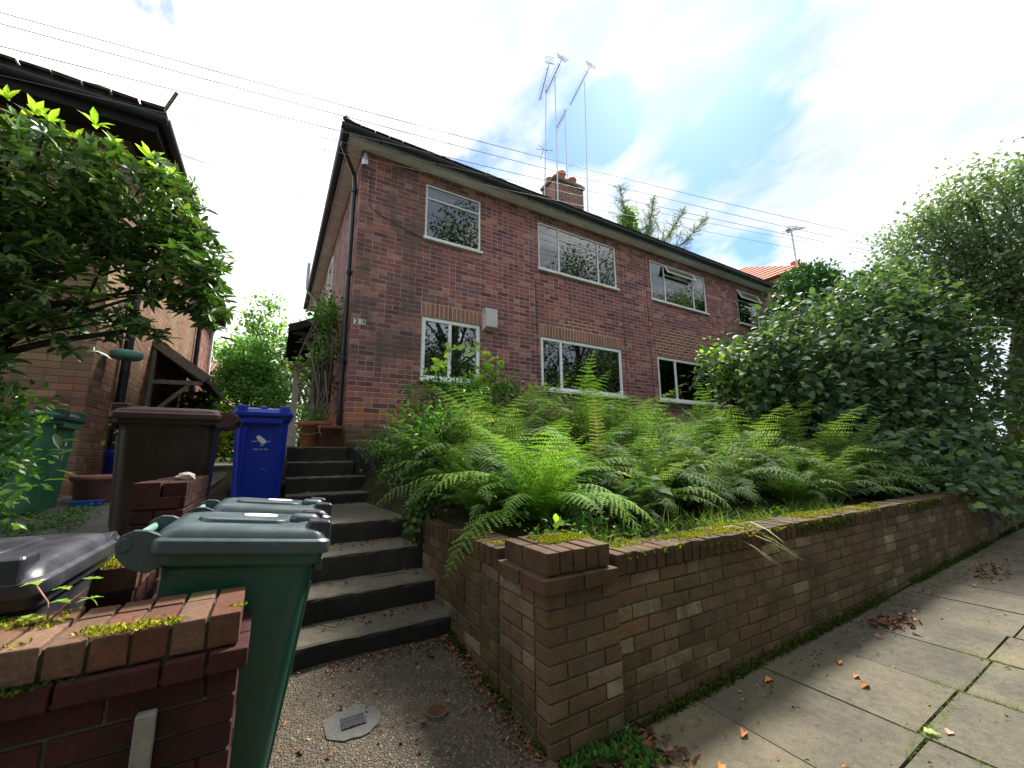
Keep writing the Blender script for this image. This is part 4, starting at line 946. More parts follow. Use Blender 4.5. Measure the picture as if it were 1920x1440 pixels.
# ------------------------------------------------------------ wheelie bins
def rr(hx, hy, r, z, n=4, cx=0, cy=0):
    p = []
    for sx, sy, a0 in ((1, 1, 0), (-1, 1, 90), (-1, -1, 180), (1, -1, 270)):
        for k in range(n+1):
            a = R(a0+90*k/n); p.append((cx+sx*(hx-r)+r*math.cos(a), cy+sy*(hy-r)+r*math.sin(a), z))
    return p
def wheelie_bin(label, loc, rz=0, tilt=0, s=1., sz=1., sx=1., body='green_bin_plastic', lid='green_lid_plastic', bar='pale_green_plastic', sticker=False, wheels=True):
    t = thing('wheelie_bin', label, 'wheelie bin', loc, 'wheelie bins'); t.rotation_euler = (0, R(tilt), R(rz)); t.scale = (s*sx, s*sx, s*sz)
    m_ = MB().loft([rr(.245, .215, .07, .0), rr(.258, .225, .08, .015), rr(.264, .23, .085, .10), rr(.290, .255, .085, .82), rr(.298, .262, .08, .865), rr(.322, .276, .055, .880), rr(.326, .280, .055, .925), rr(.30, .255, .05, .93)])
    # lifting comb under the front rim and moulded ribs on the front face
    m_.box(.30, .335, -.20, .20, .84, .885)
    for y in (-.15, .15): m_.add([(.255, y-.02, .12), (.255, y+.02, .12), (.292, y+.02, .80), (.292, y-.02, .80), (.272, y-.012, .14), (.272, y+.012, .14), (.307, y+.012, .79), (.307, y-.012, .79)], [(4, 5, 6, 7), (0, 4, 7, 3), (1, 2, 6, 5), (0, 1, 5, 4), (2, 3, 7, 6)])
    m_.build('body', body, t, local=True, smooth=True, bevel=.004)
    L = MB().loft([rr(.345, .292, .06, .915), rr(.350, .297, .06, .925), rr(.348, .295, .06, .958), rr(.338, .285, .055, .965), rr(.334, .281, .055, .966), rr(.325, .272, .06, .985), rr(.305, .255, .07, 1.0), rr(.26, .21, .09, 1.010), rr(.20, .15, .10, 1.000)])
    # raised centre island, front lugs and oval thumb bump
    L.loft([rr(.20, .13, .08, .99, cx=-.03), rr(.19, .12, .08, 1.014, cx=-.03), rr(.15, .09, .07, 1.018, cx=-.03)])
    L.build('lid', lid, t, local=True, smooth=True, bevel=.003)
    for y in (-.20, .20):
        lg = MB(); lg.loft([rr(.055, .05, .015, .960, cx=.292, cy=y), rr(.052, .047, .015, 1.022, cx=.288, cy=y), rr(.046, .042, .015, 1.030, cx=.286, cy=y)])
        lg.build('lid_lug', 'black_bin_plastic' if lid in ('green_lid_plastic', 'black_bin_plastic') else lid, t, local=True, bevel=.003)
    MB().loft([rr(.075, .045, .044, .99, cx=.235, n=6), rr(.07, .040, .039, 1.020, cx=.235, n=6), rr(.05, .024, .023, 1.032, cx=.235, n=6)]).build('lid_bump', lid, t, local=True, smooth=True)
    for y in (-.245, .245):
        hg = MB()
        pr = [(-.29, .875), (-.29, .965), (-.36, .985), (-.405, .985), (-.44, .968), (-.452, .94), (-.44, .905), (-.39, .868), (-.33, .855)]
        b = len(hg.v); hg.v += [(x, y-.018, z) for x, z in pr]+[(x, y+.018, z) for x, z in pr]; n = len(pr)
        hg.f += [tuple(b+i for i in range(n)), tuple(b+n+i for i in range(n))[::-1]]+[(b+i, b+n+i, b+n+(i+1) % n, b+(i+1) % n) for i in range(n)]
        hg.tube([(-.422, y-.026, .942), (-.422, y+.026, .942)], .022, 12)
        hg.build('hinge', lid, t, local=True, bevel=.003)
    MB().tube([(-.42, -.225, .945), (-.42, .225, .945)], .015, 10).build('handle_bar', bar, t, local=True, smooth=True)
    MB().tube([(-.20, -.25, .10), (-.20, .25, .10)], .012, 8).build('axle', 'galvanised', t, local=True)
    for y in (-.265, .265):
        w = MB().tube([(-.21, y-.022, .10), (-.21, y+.022, .10)], .10, 20).build('wheel', 'rubber', t, local=True)
        MB().tube([(-.21, y-.027, .10), (-.21, y+.027, .10)], .045, 12).build('hub', 'black_plastic', w, local=True)
    if sticker: MB().loft([rr(.075, .06, .045, 1.0150, cx=.03, cy=.03, n=6), rr(.075, .06, .045, 1.0195, cx=.03, cy=.03, n=6)]).build('sticker', 'sticker_white', t, local=True)
    return t
g1 = wheelie_bin('nearest green wheelie bin with slate-green lid and white sticker, behind the left foreground wall', (-.155, 1.99, -1.245), 0, 6.5, sx=.79, sticker=True)
g2 = wheelie_bin('green wheelie bin with square white sticker on its lid, just behind the nearest bin', (-.069, 2.638, -1.185), 0, 6.5, sz=.94, sx=.79, sticker=True)
wheelie_bin('black wheelie bin at the lower left edge with its handle bar to the back', (-.82, 2.065, -1.30), -90, 0, body='black_bin_plastic', lid='black_bin_plastic', bar='black_plastic')
wheelie_bin('big dark brown wheelie bin with maroon lid, seen from the side beside the left house', (-.765, 4.61, -.675), 180, 0, s=1.08, body='brown_bin_plastic', lid='maroon_lid_plastic', bar='black_plastic')
bb = wheelie_bin('bright blue wheelie bin with a bird emblem at the foot of the upper steps', (-.115, 5.545, -.50), -90, 0, s=1., sz=1.03, body='blue_bin_plastic', lid='blue_bin_plastic', bar='blue_bin_plastic')
gb = wheelie_bin('old mid-green wheelie bin with white painted marks by the corner of the left house', (-1.98, 5.42, -.47), 0, 0, sz=.89, body='bright_green_plastic', lid='green_bin_plastic', bar='black_plastic')
# bird emblem and worn lettering on the blue bin, painted marks on the old green bin (front face leans back: x = .215 + z*.0915)
def fx_(z): return .264+(z-.10)*.0361
def mark(par, poly, name, m='sticker_white', o=.0045):
    b = MB(); n = len(poly); b.v = [(fx_(z)+o, y, z) for y, z in poly]+[(fx_(z)+o-.002, y, z) for y, z in poly]
    b.f = [tuple(range(n)), tuple(range(n, 2*n))[::-1]]+[(i, n+i, n+(i+1) % n, (i+1) % n) for i in range(n)]
    return b.build(name, m, par, local=True)
mark(bb, [(-.045, .70), (-.030, .715), (-.005, .705), (.03, .675), (.05, .655), (.055, .635), (.03, .628), (.02, .62), (.0, .632), (-.02, .655), (-.04, .68)], 'emblem')
mark(bb, [(-.085, .650), (-.03, .656), (-.03, .651), (-.085, .644)], 'emblem'); mark(bb, [(.06, .655), (.09, .652), (.092, .645), (.06, .648)], 'emblem'); mark(bb, [(-.005, .612), (.03, .612), (.03, .606), (-.005, .606)], 'emblem')
for i in range(11):
    if i in (4, 7): continue
    y = -.062+i*.0125; mark(bb, [(y, .572), (y+.008, .572), (y+.008, .560+.003*(i % 2)), (y, .560)], 'lettering', 'flue_box')
mark(bb, [(.03, .36), (.05, .355), (.07, .34), (.072, .343), (.05, .358), (.03, .363)], 'scratch', 'flue_box')
mark(gb, [(.02, .70), (.075, .705), (.075, .66), (.035, .655)], 'painted_mark')
for p in ([(.02, .61), (.07, .612), (.07, .604), (.02, .602)], [(.02, .632), (.028, .632), (.028, .602), (.02, .602)], [(.05, .595), (.06, .595), (.06, .585), (.05, .585)], [(.02, .56), (.06, .562), (.06, .552), (.02, .55)], [(.018, .54), (.058, .542), (.058, .532), (.018, .53)], [(.012, .52), (.052, .522), (.052, .512), (.012, .51)]): mark(gb, p, 'painted_mark')

# ------------------------------------------------------------ pots and small things
def pot(label, loc, r, h, m, cat='plant pot', soilm='soil', flare=.75, name='plant_pot'):
    t = thing(name, label, cat, loc)
    MB().lathe([(0, .0), (r*flare, .0), (r*flare+.01, .01), (r*.95, h*.80), (r*1.08, h*.82), (r*1.10, h*.97), (r*1.05, h), (r*.92, h), (r*.9, h*.85), (0, h*.85)], (loc[0], loc[1], loc[2]), 26).build('pot', m, t, smooth=True, bevel=0)
    return t
p1 = pot('large round terracotta pot with rope rim at the top of the steps', (.50, 6.52, .135), .20, .36, 'terracotta')
p2 = pot('smaller dark terracotta pot directly beneath the black downpipe', (.68, 6.19, .128), .155, .29, 'dark_terracotta')
MB().tube([(.54, 6.08, .42), (.53, 6.05, .33), (.56, 6.05, .29)], .006, 5).tube([(.33, 6.38, .42), (.30, 6.36, .34), (.40, 6.32, .30), (.55, 6.3, .33)], .007, 5).build('cord', 'dry_grass', p1)
p3 = pot('wide pink terracotta bowl between the old green bin and the brown bin', (-1.50, 5.80, -.43), .20, .26, 'pink_terracotta', flare=.8)
p4 = pot('small glossy dark blue pot against the left house downpipe', (-1.62, 6.75, -.40), .12, .50, 'blue_bin_plastic')
tb = MB().loft([rr(.10, .055, .02, 0), rr(.12, .07, .02, .055), rr(.11, .06, .02, .055), rr(.095, .05, .02, .01)]); tb.v = [(x-1.49, y+5.52, z-.455) for x, y, z in tb.v]
tb.build('plastic_tub', 'bright_blue_plastic', label='shallow bright blue plastic tub lying on the side path by the pink bowl', cat='tub')

# drain cover in a round concrete patch, and a rusty stopcock lid
dc = thing('drain_cover', 'diamond-patterned metal cover set in a smooth pale concrete patch on the gate path', 'drain cover', (.42, 2.18, ph(2.18)))
ring = [(.130*math.cos(a)*rnd.uniform(.90, 1.10), .115*math.sin(a)*rnd.uniform(.92, 1.08)) for a in [i*2*math.pi/22 for i in range(22)]]
z0 = ph(2.18)+.006
MB().loft([[(.42+x, 2.18+y, z0-.03+.06*y) for x, y in ring], [(.42+x*.97, 2.18+y*.97, z0+.004+.06*y) for x, y in ring]]).build('surround', 'patch_concrete', dc, smooth=False)
mb = MB().box(.37, .475, 2.14, 2.22, z0+.004, z0+.007)
for i in range(-5, 11):
    for s_ in (1, -1):
        a = Vector((.37+i*.018, 2.14, z0+.008)); b = a+Vector((s_*.08, .08, 0))
        # clip to the plate
        if s_ > 0: lo = max(0, (.373-a.x)/.08); hi = min(1, (.472-a.x)/.08)
        else: lo = max(0, (a.x-.472)/.08); hi = min(1, (a.x-.373)/.08)
        if hi-lo > .05: mb.bar(a.lerp(b, lo), a.lerp(b, hi), .004, .004)
mb.build('cover', 'cast_iron', dc)
sc_ = thing('stopcock_cover', 'small round rust-brown stopcock hole in the gate path', 'stopcock cover', (.79, 2.08, ph(2.08)))
zz_ = ph(2.08)+.008
MB().lathe([(.055, -.02), (.053, .0), (.048, .001), (.045, -.004)], (.79, 2.08, zz_), 22).build('rim', 'mortar', sc_); MB().lathe([(.0455, -.02), (.0455, -.001), (.03, -.003), (0, -.002)], (.79, 2.08, zz_), 22).build('lid', 'rust', sc_)

# ------------------------------------------------------------ plants
def merge(*parts):
    V = []; F = []; b = 0
    for v, f in parts: V.append(v); F.append(f+b); b += len(v)
    return np.concatenate(V), np.concatenate(F)
# --- ferns: crowns of arching bipinnate fronds
def frond(L, lean, az, arch, w=.30, n=26, bend=0., npn=7):
    """returns rhombic pinnules along pinnae of one frond, root at the origin"""
    s = np.linspace(0, 1, n+1); el = lean-arch*s**1.5; dz = np.sin(el); dr = np.cos(el)
    st_ = L/n; rr_ = np.concatenate([[0], np.cumsum(dr[:-1]*st_)]); z = np.concatenate([[0], np.cumsum(dz[:-1]*st_)])
    ca, sa = math.cos(az), math.sin(az); side = np.array([-sa, ca, 0.]); V = []; F = []; b = 0
    lat = bend*L*s**2
    # rachis ribbon
    for i in range(n):
        p0 = np.array([ca*rr_[i], sa*rr_[i], z[i]])+side*lat[i]; p1 = np.array([ca*rr_[i+1], sa*rr_[i+1], z[i+1]])+side*lat[i+1]; hw = .0035*(1-.7*i/n)
        V += [p0-side*hw, p0+side*hw, p1+side*hw*.9, p1-side*hw*.9]; F.append([b, b+1, b+2, b+3]); b += 4
    for i in range(3, n+1):
        f = i/n; prof = math.sin(math.pi*min(1, (f**.75)*.93+.07))**.8*(1.0 if f < .9 else .9)
        pl = w*L*prof*rng.uniform(.88, 1.08)
        if pl < .008: continue
        p0 = np.array([ca*rr_[i], sa*rr_[i], z[i]])+side*lat[i]; t = np.array([ca*dr[i], sa*dr[i], dz[i]])+side*(2*bend*s[i]); t = t/np.linalg.norm(t); nrm = np.cross(t, side)
        for sg in (1, -1):
            d = side*sg*.88+t*rng.uniform(.36, .56)+nrm*rng.normal()*.10+np.array([0, 0, -.16]); d = d/np.linalg.norm(d); c = np.cross(nrm, d); c /= np.linalg.norm(c)
            m = npn; 
            for k in range(m):
                g_ = (k+.5)/m; q0 = p0+d*pl*g_+np.array([0, 0, -.12*pl*g_*g_]); hl = pl*.125*(1-g_)**.6+.004; hw = pl/m*.42
                V += [q0-c*hl+d*hl*.25, q0-d*hw, q0+c*hl+d*hl*.25, q0+d*hw*1.1]; F.append([b, b+1, b+2, b+3]); b += 4
    return np.array(V), np.array(F)
def fern_mesh(nf, L, lean0=1.25, arch=1.5, w=.2, seed=0):
    ps = []
    for i in range(nf):
        az = 2*math.pi*i/nf+rng.normal()*.25; l = L*rng.uniform(.72, 1.05); inner = (i % 3 == 0)
        ps.append(frond(l, lean0+(.12 if inner else -.16)+rng.normal()*.13, az, arch*(.75 if inner else 1.1)+rng.normal()*.28, w*rng.uniform(.8, 1.1), 24 if L < 1.1 else 28, rng.normal()*.16))
    return merge(*ps)
FV = {}
def fern_proto(key, mat_, nf, L, **k):
    V, F = fern_mesh(nf, L, **k); o = np_mesh('fern', V, F, mat_, None, local=True); me = o.data; bpy.data.objects.remove(o); FV[key] = me
fern_proto('bright', 'bright_fern_leaf', 40, 1.12, lean0=1.12, arch=1.75, w=.16)
fern_proto('e', 'fern_leaf', 26, 1.1, lean0=1.0, arch=1.8, w=.17)
fern_proto('f', 'dull_fern_leaf', 26, 1.05, lean0=1.25, arch=1.35, w=.15)
fern_proto('a', 'fern_leaf', 30, 1.1, lean0=1.18, arch=1.65, w=.16)
fern_proto('b', 'fern_leaf', 32, 1.15, lean0=1.08, arch=1.7, w=.16)
fern_proto('c', 'dull_fern_leaf', 30, 1.1, lean0=1.1, arch=1.65, w=.16)
fern_proto('d', 'light_fern_leaf', 28, 1.1, lean0=.98, arch=1.4, w=.16)
FN = [(1.82, 2.72, .98, 'bright', 'brightest lime-green fern, large and round, just behind the corner pier of the planter'),
 (1.42, 2.85, .58, 'a', 'low green fern leaning over the path-side wall left of the bright lime fern'),
 (1.95, 3.65, 1.15, 'c', 'dark dull fern standing directly behind the bright lime fern'),
 (2.62, 3.15, .90, 'b', 'green fern directly right of the bright lime fern'),
 (2.65, 4.3, 1.10, 'a', 'tall fern with upright tips between the two lower windows'),
 (3.4, 4.2, 1.22, 'a', 'tallest dark green fern, in front of the wide lower window'),
 (4.15, 4.55, 1.35, 'b', 'tall fern below the right corner of the wide lower window'),
 (3.25, 2.95, .98, 'c', 'mid-sized dull fern in the middle of the bed behind the mossy coping'),
 (3.85, 3.5, 1.2, 'b', 'broad green fern in the middle of the bed, second row'),
 (4.75, 3.8, 1.35, 'c', 'broad dull green fern in front of the right-hand lower window'),
 (5.35, 4.6, 1.2, 'a', 'tall fern touching the right-hand lower window'),
 (4.45, 2.85, 1.05, 'c', 'dull fern right of centre near the front of the bed'),
 (5.30, 3.1, 1.28, 'd', 'light yellow-green fern right of centre with long fronds'),
 (6.05, 3.8, 1.45, 'b', 'large fern in front of the dark hedge, back row'),
 (6.15, 2.75, 1.25, 'd', 'yellow-green fern whose long fronds reach out over the coping before the hedge'),
 (5.45, 2.25, .85, 'c', 'low drooping fern at the coping edge left of the hedge'),
 (6.85, 2.2, .95, 'a', 'drooping fern spilling over the pavement wall under the hedge'),
 (7.0, 3.0, 1.25, 'c', 'dull fern half buried in the left side of the dark hedge'),
 (2.35, 5.1, 1.15, 'b', 'fern close to the brickwork between the small and wide lower windows'),
 (3.2, 5.3, 1.25, 'c', 'fern touching the sill of the wide lower window'),
 (15.3, 2.0, 1.5, 'bright', 'far bright fern on the wall beyond the hedge at the right edge'),
 (1.32, 3.3, .5, 'a', 'smallest fern, hanging beside the steps above the end of the path-side wall'),
 (2.55, 2.5, .42, 'c', 'small dull fern low behind the moss right of the pier'),
 (3.7, 2.5, .62, 'c', 'small low fern behind the overhanging grass on the coping'),
 (4.9, 2.35, .66, 'a', 'low dark fern where the mossy coping ends'),
 (2.2, 3.1, 1.05, 'e', 'mid-green fern squeezed between the bright lime fern and its right-hand neighbour'),
 (1.55, 3.4, .82, 'e', 'mid-green fern at the left end of the bed behind the path-side wall'),
 (1.45, 3.95, 1.0, 'f', 'upright dull fern above the bank beside the steps'),
 (2.95, 3.65, 1.2, 'e', 'spreading fern left of centre in the second row'),
 (3.05, 4.7, 1.3, 'f', 'upright narrow fern at the left edge of the wide lower window'),
 (3.6, 3.05, 1.0, 'e', 'spreading fern in the front row at the middle of the bed'),
 (4.35, 3.9, 1.25, 'f', 'upright dull fern in the third row below the wide lower window'),
 (4.2, 3.15, 1.05, 'd', 'light green fern at the middle of the bed, front row'),
 (4.95, 3.3, 1.2, 'e', 'spreading fern between the dull and the yellow-green fern'),
 (5.0, 5.3, 1.35, 'f', 'upright fern against the brick between wide and right-hand lower windows'),
 (5.75, 3.4, 1.3, 'b', 'full green fern just left of the hedge, second row'),
 (5.75, 4.3, 1.2, 'f', 'upright fern hiding the sill of the right-hand lower window'),
 (5.75, 2.7, 1.1, 'e', 'spreading fern leaning to the coping left of the hedge'),
 (6.5, 3.3, 1.35, 'd', 'light green fern with long fronds across the dark hedge'),
 (6.55, 2.55, 1.15, 'c', 'drooping dull fern over the coping in front of the hedge'),
 (2.0, 4.5, 1.1, 'b', 'fern rising behind the small-leaved shrub below the small window'),
 (2.95, 2.65, .8, 'd', 'light green young fern behind the moss, right of the jagged-leaved plant')]
for x, y, s_, key, lab in FN:
    o = bpy.data.objects.new('fern', FV[key]); col.objects.link(o); o.location = (x, y, gh(x, y)-.03); o.rotation_euler = (rnd.uniform(-.06, .06), rnd.uniform(-.06, .06), rnd.uniform(0, 6.28)); s_ *= 1.16 if y > 3.5 else 1.04; o.scale = (s_, s_, s_*rnd.uniform(.95, 1.12))
    tag(o, lab, 'fern', 'ferns in the raised bed')
# one dying tan frond sticking up
V, F = frond(.95, 1.5, 1.0, .35, .10, 26); np_mesh('dead_frond', V+np.array([2.75, 3.0, -.25]), F, 'tan_fern_leaf', label='single tan upright dying fern frond in front of the wide lower window', cat='frond')

def plant(name, label, cat, base, parts, stems=None, stemm='twig', group=None, loc=None):
    t = thing(name, label, cat, loc or base, group)
    for nm, m_, (V, F) in parts: np_mesh(nm, V, F, m_, t)
    if stems: stems.build('stem' if cat != 'tree' else 'trunk', stemm, t, smooth=True)
    return t
# --- left of the bed: small-leaved shrub, ivy bank, lime sapling
C = clumps([(1.80, 4.7, .40, .60, .5, .62, 90), (1.45, 4.2, .10, .35, .5, .42, 60), (2.5, 4.9, .60, .55, .45, .52, 60)], 1.0, .4)
sm = MB(); branchwork(sm, (1.8, 4.7, -.2), [tuple(c) for c in C[::9]], .016, .004, 4)
plant('shrub', 'dense dark shrub with fine divided leaves below the small lower window', 'shrub', (1.8, 4.7, -.15), [('foliage', 'small_leaf', foliage(C, 42, (.09, .09, .07), T_SMALL, .055, 1.))], sm)
C = clumps([(1.45, 3.6, -.42, .28, .5, .16, 60), (1.35, 4.6, -.18, .25, .5, .14, 40), (1.25, 5.5, .08, .22, .5, .10, 40), (1.6, 4.2, -.1, .3, .3, .2, 30)], 1.0, .2)
np_mesh('ground_cover', *foliage(C, 26, (.08, .09, .05), T_OVAL, .038, 1.2), 'small_leaf', kind='stuff', label='small green and yellowish weeds covering the bank beside the steps', cat='ground cover')
C = np.stack([rng.uniform(1.35, 6.6, 330), rng.uniform(2.45, 5.6, 330), np.zeros(330)], 1); C[:, 2] = [gh(x, y)+rng.uniform(.02, .36) for x, y, _ in C]
np_mesh('undergrowth', *foliage(C, 20, (.11, .11, .06), T_OVAL, .040, 1.1), 'small_leaf', kind='stuff', label='mixed weeds and brambles filling the gaps between the ferns', cat='undergrowth')
C = np.array([[1.98, 5.05, 1.36], [2.28, 5.1, 1.34], [1.72, 4.9, 1.12], [1.60, 4.75, .98], [2.48, 5.05, 1.12], [2.62, 5.1, 1.05], [2.55, 5.0, 1.22], [2.2, 5.0, 1.0], [2.75, 5.2, .92], [2.35, 5.05, .92], [3.5, 5.2, .95], [3.3, 5.3, .9]])
sm = MB(); branchwork(sm, (2.1, 5.1, .1), [tuple(c) for c in C[:10]], .010, .003, 4, wob=.05)
V1 = foliage(C+np.array([0, -.25, .03]), 12, (.06, .05, .035), T_LOBE, .10, .9, .9)
plant('sapling', 'lime-yellow sapling with lobed leaves in front of the small lower window', 'sapling', (2.1, 5.1, .1), [('foliage', 'lime_leaf', V1)], sm)
C = np.array([[.8+1.0, 0, 0]]); 
sm = MB(); P_ = [(2.42, 2.35, -.28), (2.55, 2.42, -.24), (2.7, 2.5, -.22), (2.85, 2.5, -.30), (3.0, 2.5, -.38)]
sm.tube([(2.9, 2.55, -.6), (2.8, 2.5, -.35), (2.6, 2.42, -.27), (2.4, 2.36, -.30)], [.008, .006, .005, .003], 5)
plant('hogweed', 'pale grey-green plant with jagged leaves arching over the front of the bed behind the pier', 'plant', (2.9, 2.55, -.55), [('foliage', 'dull_fern_leaf', foliage(np.array(P_), 6, (.07, .05, .02), T_LOBE, .13, 1.3, .7))], sm)
# --- climber and pot plants at the house corner
C = clumps([(.60, 7.1, 2.15, .22, .5, .45, 40), (.55, 6.9, 1.55, .25, .4, .35, 30), (.68, 7.3, 2.6, .14, .4, .25, 16), (.62, 7.3, 1.1, .2, .4, .3, 10)], 1, .3)
sm = MB(); branchwork(sm, (.52, 6.62, .4), [tuple(c) for c in C[::3]]+[(.7, 7.4, 1.9), (.75, 7.6, 1.2), (.6, 7.2, .9)]*3, .020, .004, 5, wob=.35)
plant('climbing_plant', 'tangled woody climber with light green leaves trained up the side of the house', 'climber', (.52, 6.6, .4), [('foliage', 'small_leaf', foliage(C, 16, (.08, .1, .08), T_OVAL, .055, .6))], sm, 'pale_bark')
sm = MB()
for i in range(30):
    a = rnd.uniform(0, 6.28); x = .55+.08*math.cos(a); y = 6.5+.08*math.sin(a); sm.tube([(x, y, .42), (x+rnd.uniform(-.08, .12), y+rnd.uniform(-.1, .15), .42+rnd.uniform(.1, .35)), (x+rnd.uniform(-.2, .25), y+rnd.uniform(-.1, .3), .45+rnd.uniform(.10, .35))], .004, 4)
C = rng.normal(size=(14, 3))*np.array([.08, .08, .03])+np.array([.46, 6.48, .52])
plant('pot_plant', 'dry tan stems with a few green leaves growing out of the large terracotta pot', 'plant', (.5, 6.52, .42), [('foliage', 'small_leaf', foliage(C, 9, (.04, .04, .04), T_SMALL, .05, .7))], sm, 'dry_grass')
C = rng.normal(size=(16, 3))*np.array([.06, .06, .10])+np.array([-1.48, 6.5, .32])
sm = MB(); branchwork(sm, (-1.55, 6.6, -.1), [tuple(c) for c in C[::3]], .006, .002, 4)
plant('pot_plant', 'pale yellow-green leafy plant beside the left house downpipe', 'plant', (-1.55, 6.6, -.1), [('foliage', 'yellow_leaf', foliage(C, 5, (.06, .05, .06), T_OVAL, .06, 1.))], sm)
# --- rhododendron
ells = [(-1.45, 3.65, 1.72, .45, .40, .50, 100), (-1.0, 3.65, 1.80, .42, .40, .42, 95), (-.68, 3.70, 1.42, .28, .36, .40, 75), (-1.9, 3.6, 1.15, .60, .5, 1.0, 190), (-1.25, 3.7, 1.15, .42, .40, .5, 60), (-.50, 3.72, 1.16, .12, .25, .22, 16), (-1.75, 3.5, .5, .45, .4, .3, 26), (-.85, 3.6, .86, .16, .2, .06, 7)]
C = clumps(ells, 1.9, .40)
A = rng.normal(size=(len(C), 3))*.45+np.array([.15, -.25, .9])
topm = C[:, 2] > 1.9
rz_ = rosettes(C, A, 7, T_ELL, .088, .22)
extra = clumps(ells, .9, .1); rz2 = rosettes(extra, rng.normal(size=(len(extra), 3))*.6+np.array([0, 0, .6]), 6, T_ELL, .088, .1)
LC = np.array([[-1.62, 3.5, 2.24], [-1.50, 3.5, 2.20], [-1.44, 3.52, 2.18], [-1.22, 3.5, 2.24], [-1.12, 3.5, 2.14], [-.92, 3.5, 2.10], [-.86, 3.5, 2.03], [-.80, 3.5, 2.02], [-1.64, 3.3, 1.82], [-1.60, 3.25, 1.52], [-.98, 3.5, 1.98], [-1.3, 3.5, 2.10], [-1.55, 3.4, 1.98]])
tr_ = MB(); root = (-2.05, 3.95, -.85)
tr_.tube([root, (-2.0, 3.9, -.1), (-1.85, 3.8, .45)], [.06, .05, .045], 8); branchwork(tr_, (-1.85, 3.8, .45), [tuple(c) for c in C[::30]], .018, .005, 6, wob=.22)
tr_.tube([(-1.85, 3.8, .5), (-1.3, 3.7, .75), (-.95, 3.65, .86), (-.72, 3.6, .84)], [.03, .02, .014, .006], 6)
rh = thing('rhododendron_bush', 'large glossy-leaved rhododendron in front of the left house with lime new shoots on top', 'bush', root)
np_mesh('crown', *rz_, 'rhododendron_leaf', rh); np_mesh('inner_foliage', *rz2, 'rhododendron_leaf', rh); [np_mesh('new_shoot', *rosettes(LC[i:i+1], rng.normal(size=(1, 3))*.2+np.array([0, -.2, 1]), 7, T_ELL, .095, .75), 'lime_leaf', rh) for i in range(len(LC))]; tr_.build('trunk', 'bark', rh, smooth=True)
C = clumps([(-1.45, 3.45, -.05, .24, .25, .42, 50), (-1.62, 3.3, -.45, .28, .3, .25, 30), (-1.50, 3.6, .32, .22, .22, .14, 24)], 1, .3)
sm = MB(); branchwork(sm, (-1.5, 3.5, -.95), [tuple(c) for c in C[::5]], .012, .003, 5)
plant('shrub', 'straggly small-leaved shrub at the left edge beneath the rhododendron', 'shrub', (-1.5, 3.5, -.95), [('foliage', 'small_leaf', foliage(C, 16, (.07, .07, .05), T_OVAL, .042, 1.)), ('broad_foliage', 'rhododendron_leaf', foliage(C[:30], 6, (.1, .08, .04), T_ELL, .09, 1.2))], sm)
C = np.stack([rng.uniform(-1.9, -1.35, 60), rng.uniform(4.6, 5.3, 60), np.zeros(60)], 1); C[:, 2] = [lerpt(y, [(4.3, -.70), (5.3, -.46)])+.02 for y in C[:, 1]]
np_mesh('weeds', *foliage(C, 14, (.05, .05, .015), T_SMALL, .035, 1.3), 'small_leaf', kind='stuff', label='low bright weeds at the foot of the old green bin', cat='weeds')

# --- big hedge on the right
ells = [(7.35, 3.5, .85, .85, .9, 1.15, 90), (8.6, 3.4, 1.15, 1.5, 1.2, 1.75, 210), (10.6, 3.0, 1.5, 2.0, 1.25, 2.2, 300), (12.2, 3.2, 3.0, 1.5, .9, 1.25, 90), (13.2, 2.9, 1.6, 2.4, 1.25, 2.4, 260), (9.4, 2.3, -.0, 2.6, .55, .75, 110), (8.2, 1.72, -.52, 1.1, .16, .30, 30), (11.5, 1.70, -.45, 1.6, .16, .34, 26), (6.95, 3.9, 1.45, .50, .6, .5, 26)]
C = clumps(ells, 1.0, .72)
V1 = foliage(C, 16, (.20, .17, .10), T_OVAL, .125, 1.5, .5, outc=(10.5, 4.0, .2))
C2 = clumps([(a, b, c, d*.8, e*.8, f_*.8, n_) for a, b, c, d, e, f_, n_ in ells], .55, .3)
V2 = foliage(C2, 12, (.25, .2, .2), T_OVAL, .13, 1., .6)
sm = MB(); branchwork(sm, (9.6, 3.2, -.55), [tuple(c) for c in C[::24]], .05, .01, 6, wob=.15)
plant('hedge_bush', 'huge dark overgrown hedge bush with toothed leaves bulging over the pavement wall', 'bush', (9.6, 3.2, -.55), [('foliage', 'hedge_leaf', V1), ('inner_foliage', 'hedge_leaf', V2)], sm, 'bark')
C = clumps([(6.75, 3.95, 1.62, .28, .3, .22, 12), (6.55, 3.9, 1.25, .25, .3, .3, 12), (6.6, 3.7, .8, .2, .3, .35, 10)], 1, .2)
sm = MB(); branchwork(sm, (6.9, 3.9, -.1), [tuple(c) for c in C[::3]], .015, .004, 5)
plant('shrub', 'lighter yellow-green leafy sprays on the left edge of the dark hedge', 'shrub', (6.9, 3.9, -.1), [('foliage', 'yellow_leaf', foliage(C[:18], 9, (.14, .12, .09), T_OVAL, .085, 1.2)), ('green_foliage', 'small_leaf', foliage(C, 10, (.16, .14, .12), T_OVAL, .085, 1.2))], sm)
# clipped conifer dome behind the hedge
C = clumps([(12.9, 4.9, 2.7, 2.1, .95, 2.45, 900), (14.9, 4.3, 2.3, 1.6, 1.0, 1.9, 350)], 1, .86)
plant('conifer', 'blue-green clipped conifer dome between the hedge and the end of the house', 'conifer', (13.3, 4.8, .1), [('foliage', 'dark_conifer_leaf', foliage(C, 18, (.09, .09, .09), T_SMALL, .13, .8, .4, outc=(13.3, 4.8, 1)))], MB().tube([(13.3, 4.8, 0), (13.3, 4.8, 3.8)], [.1, .03], 8), 'bark')
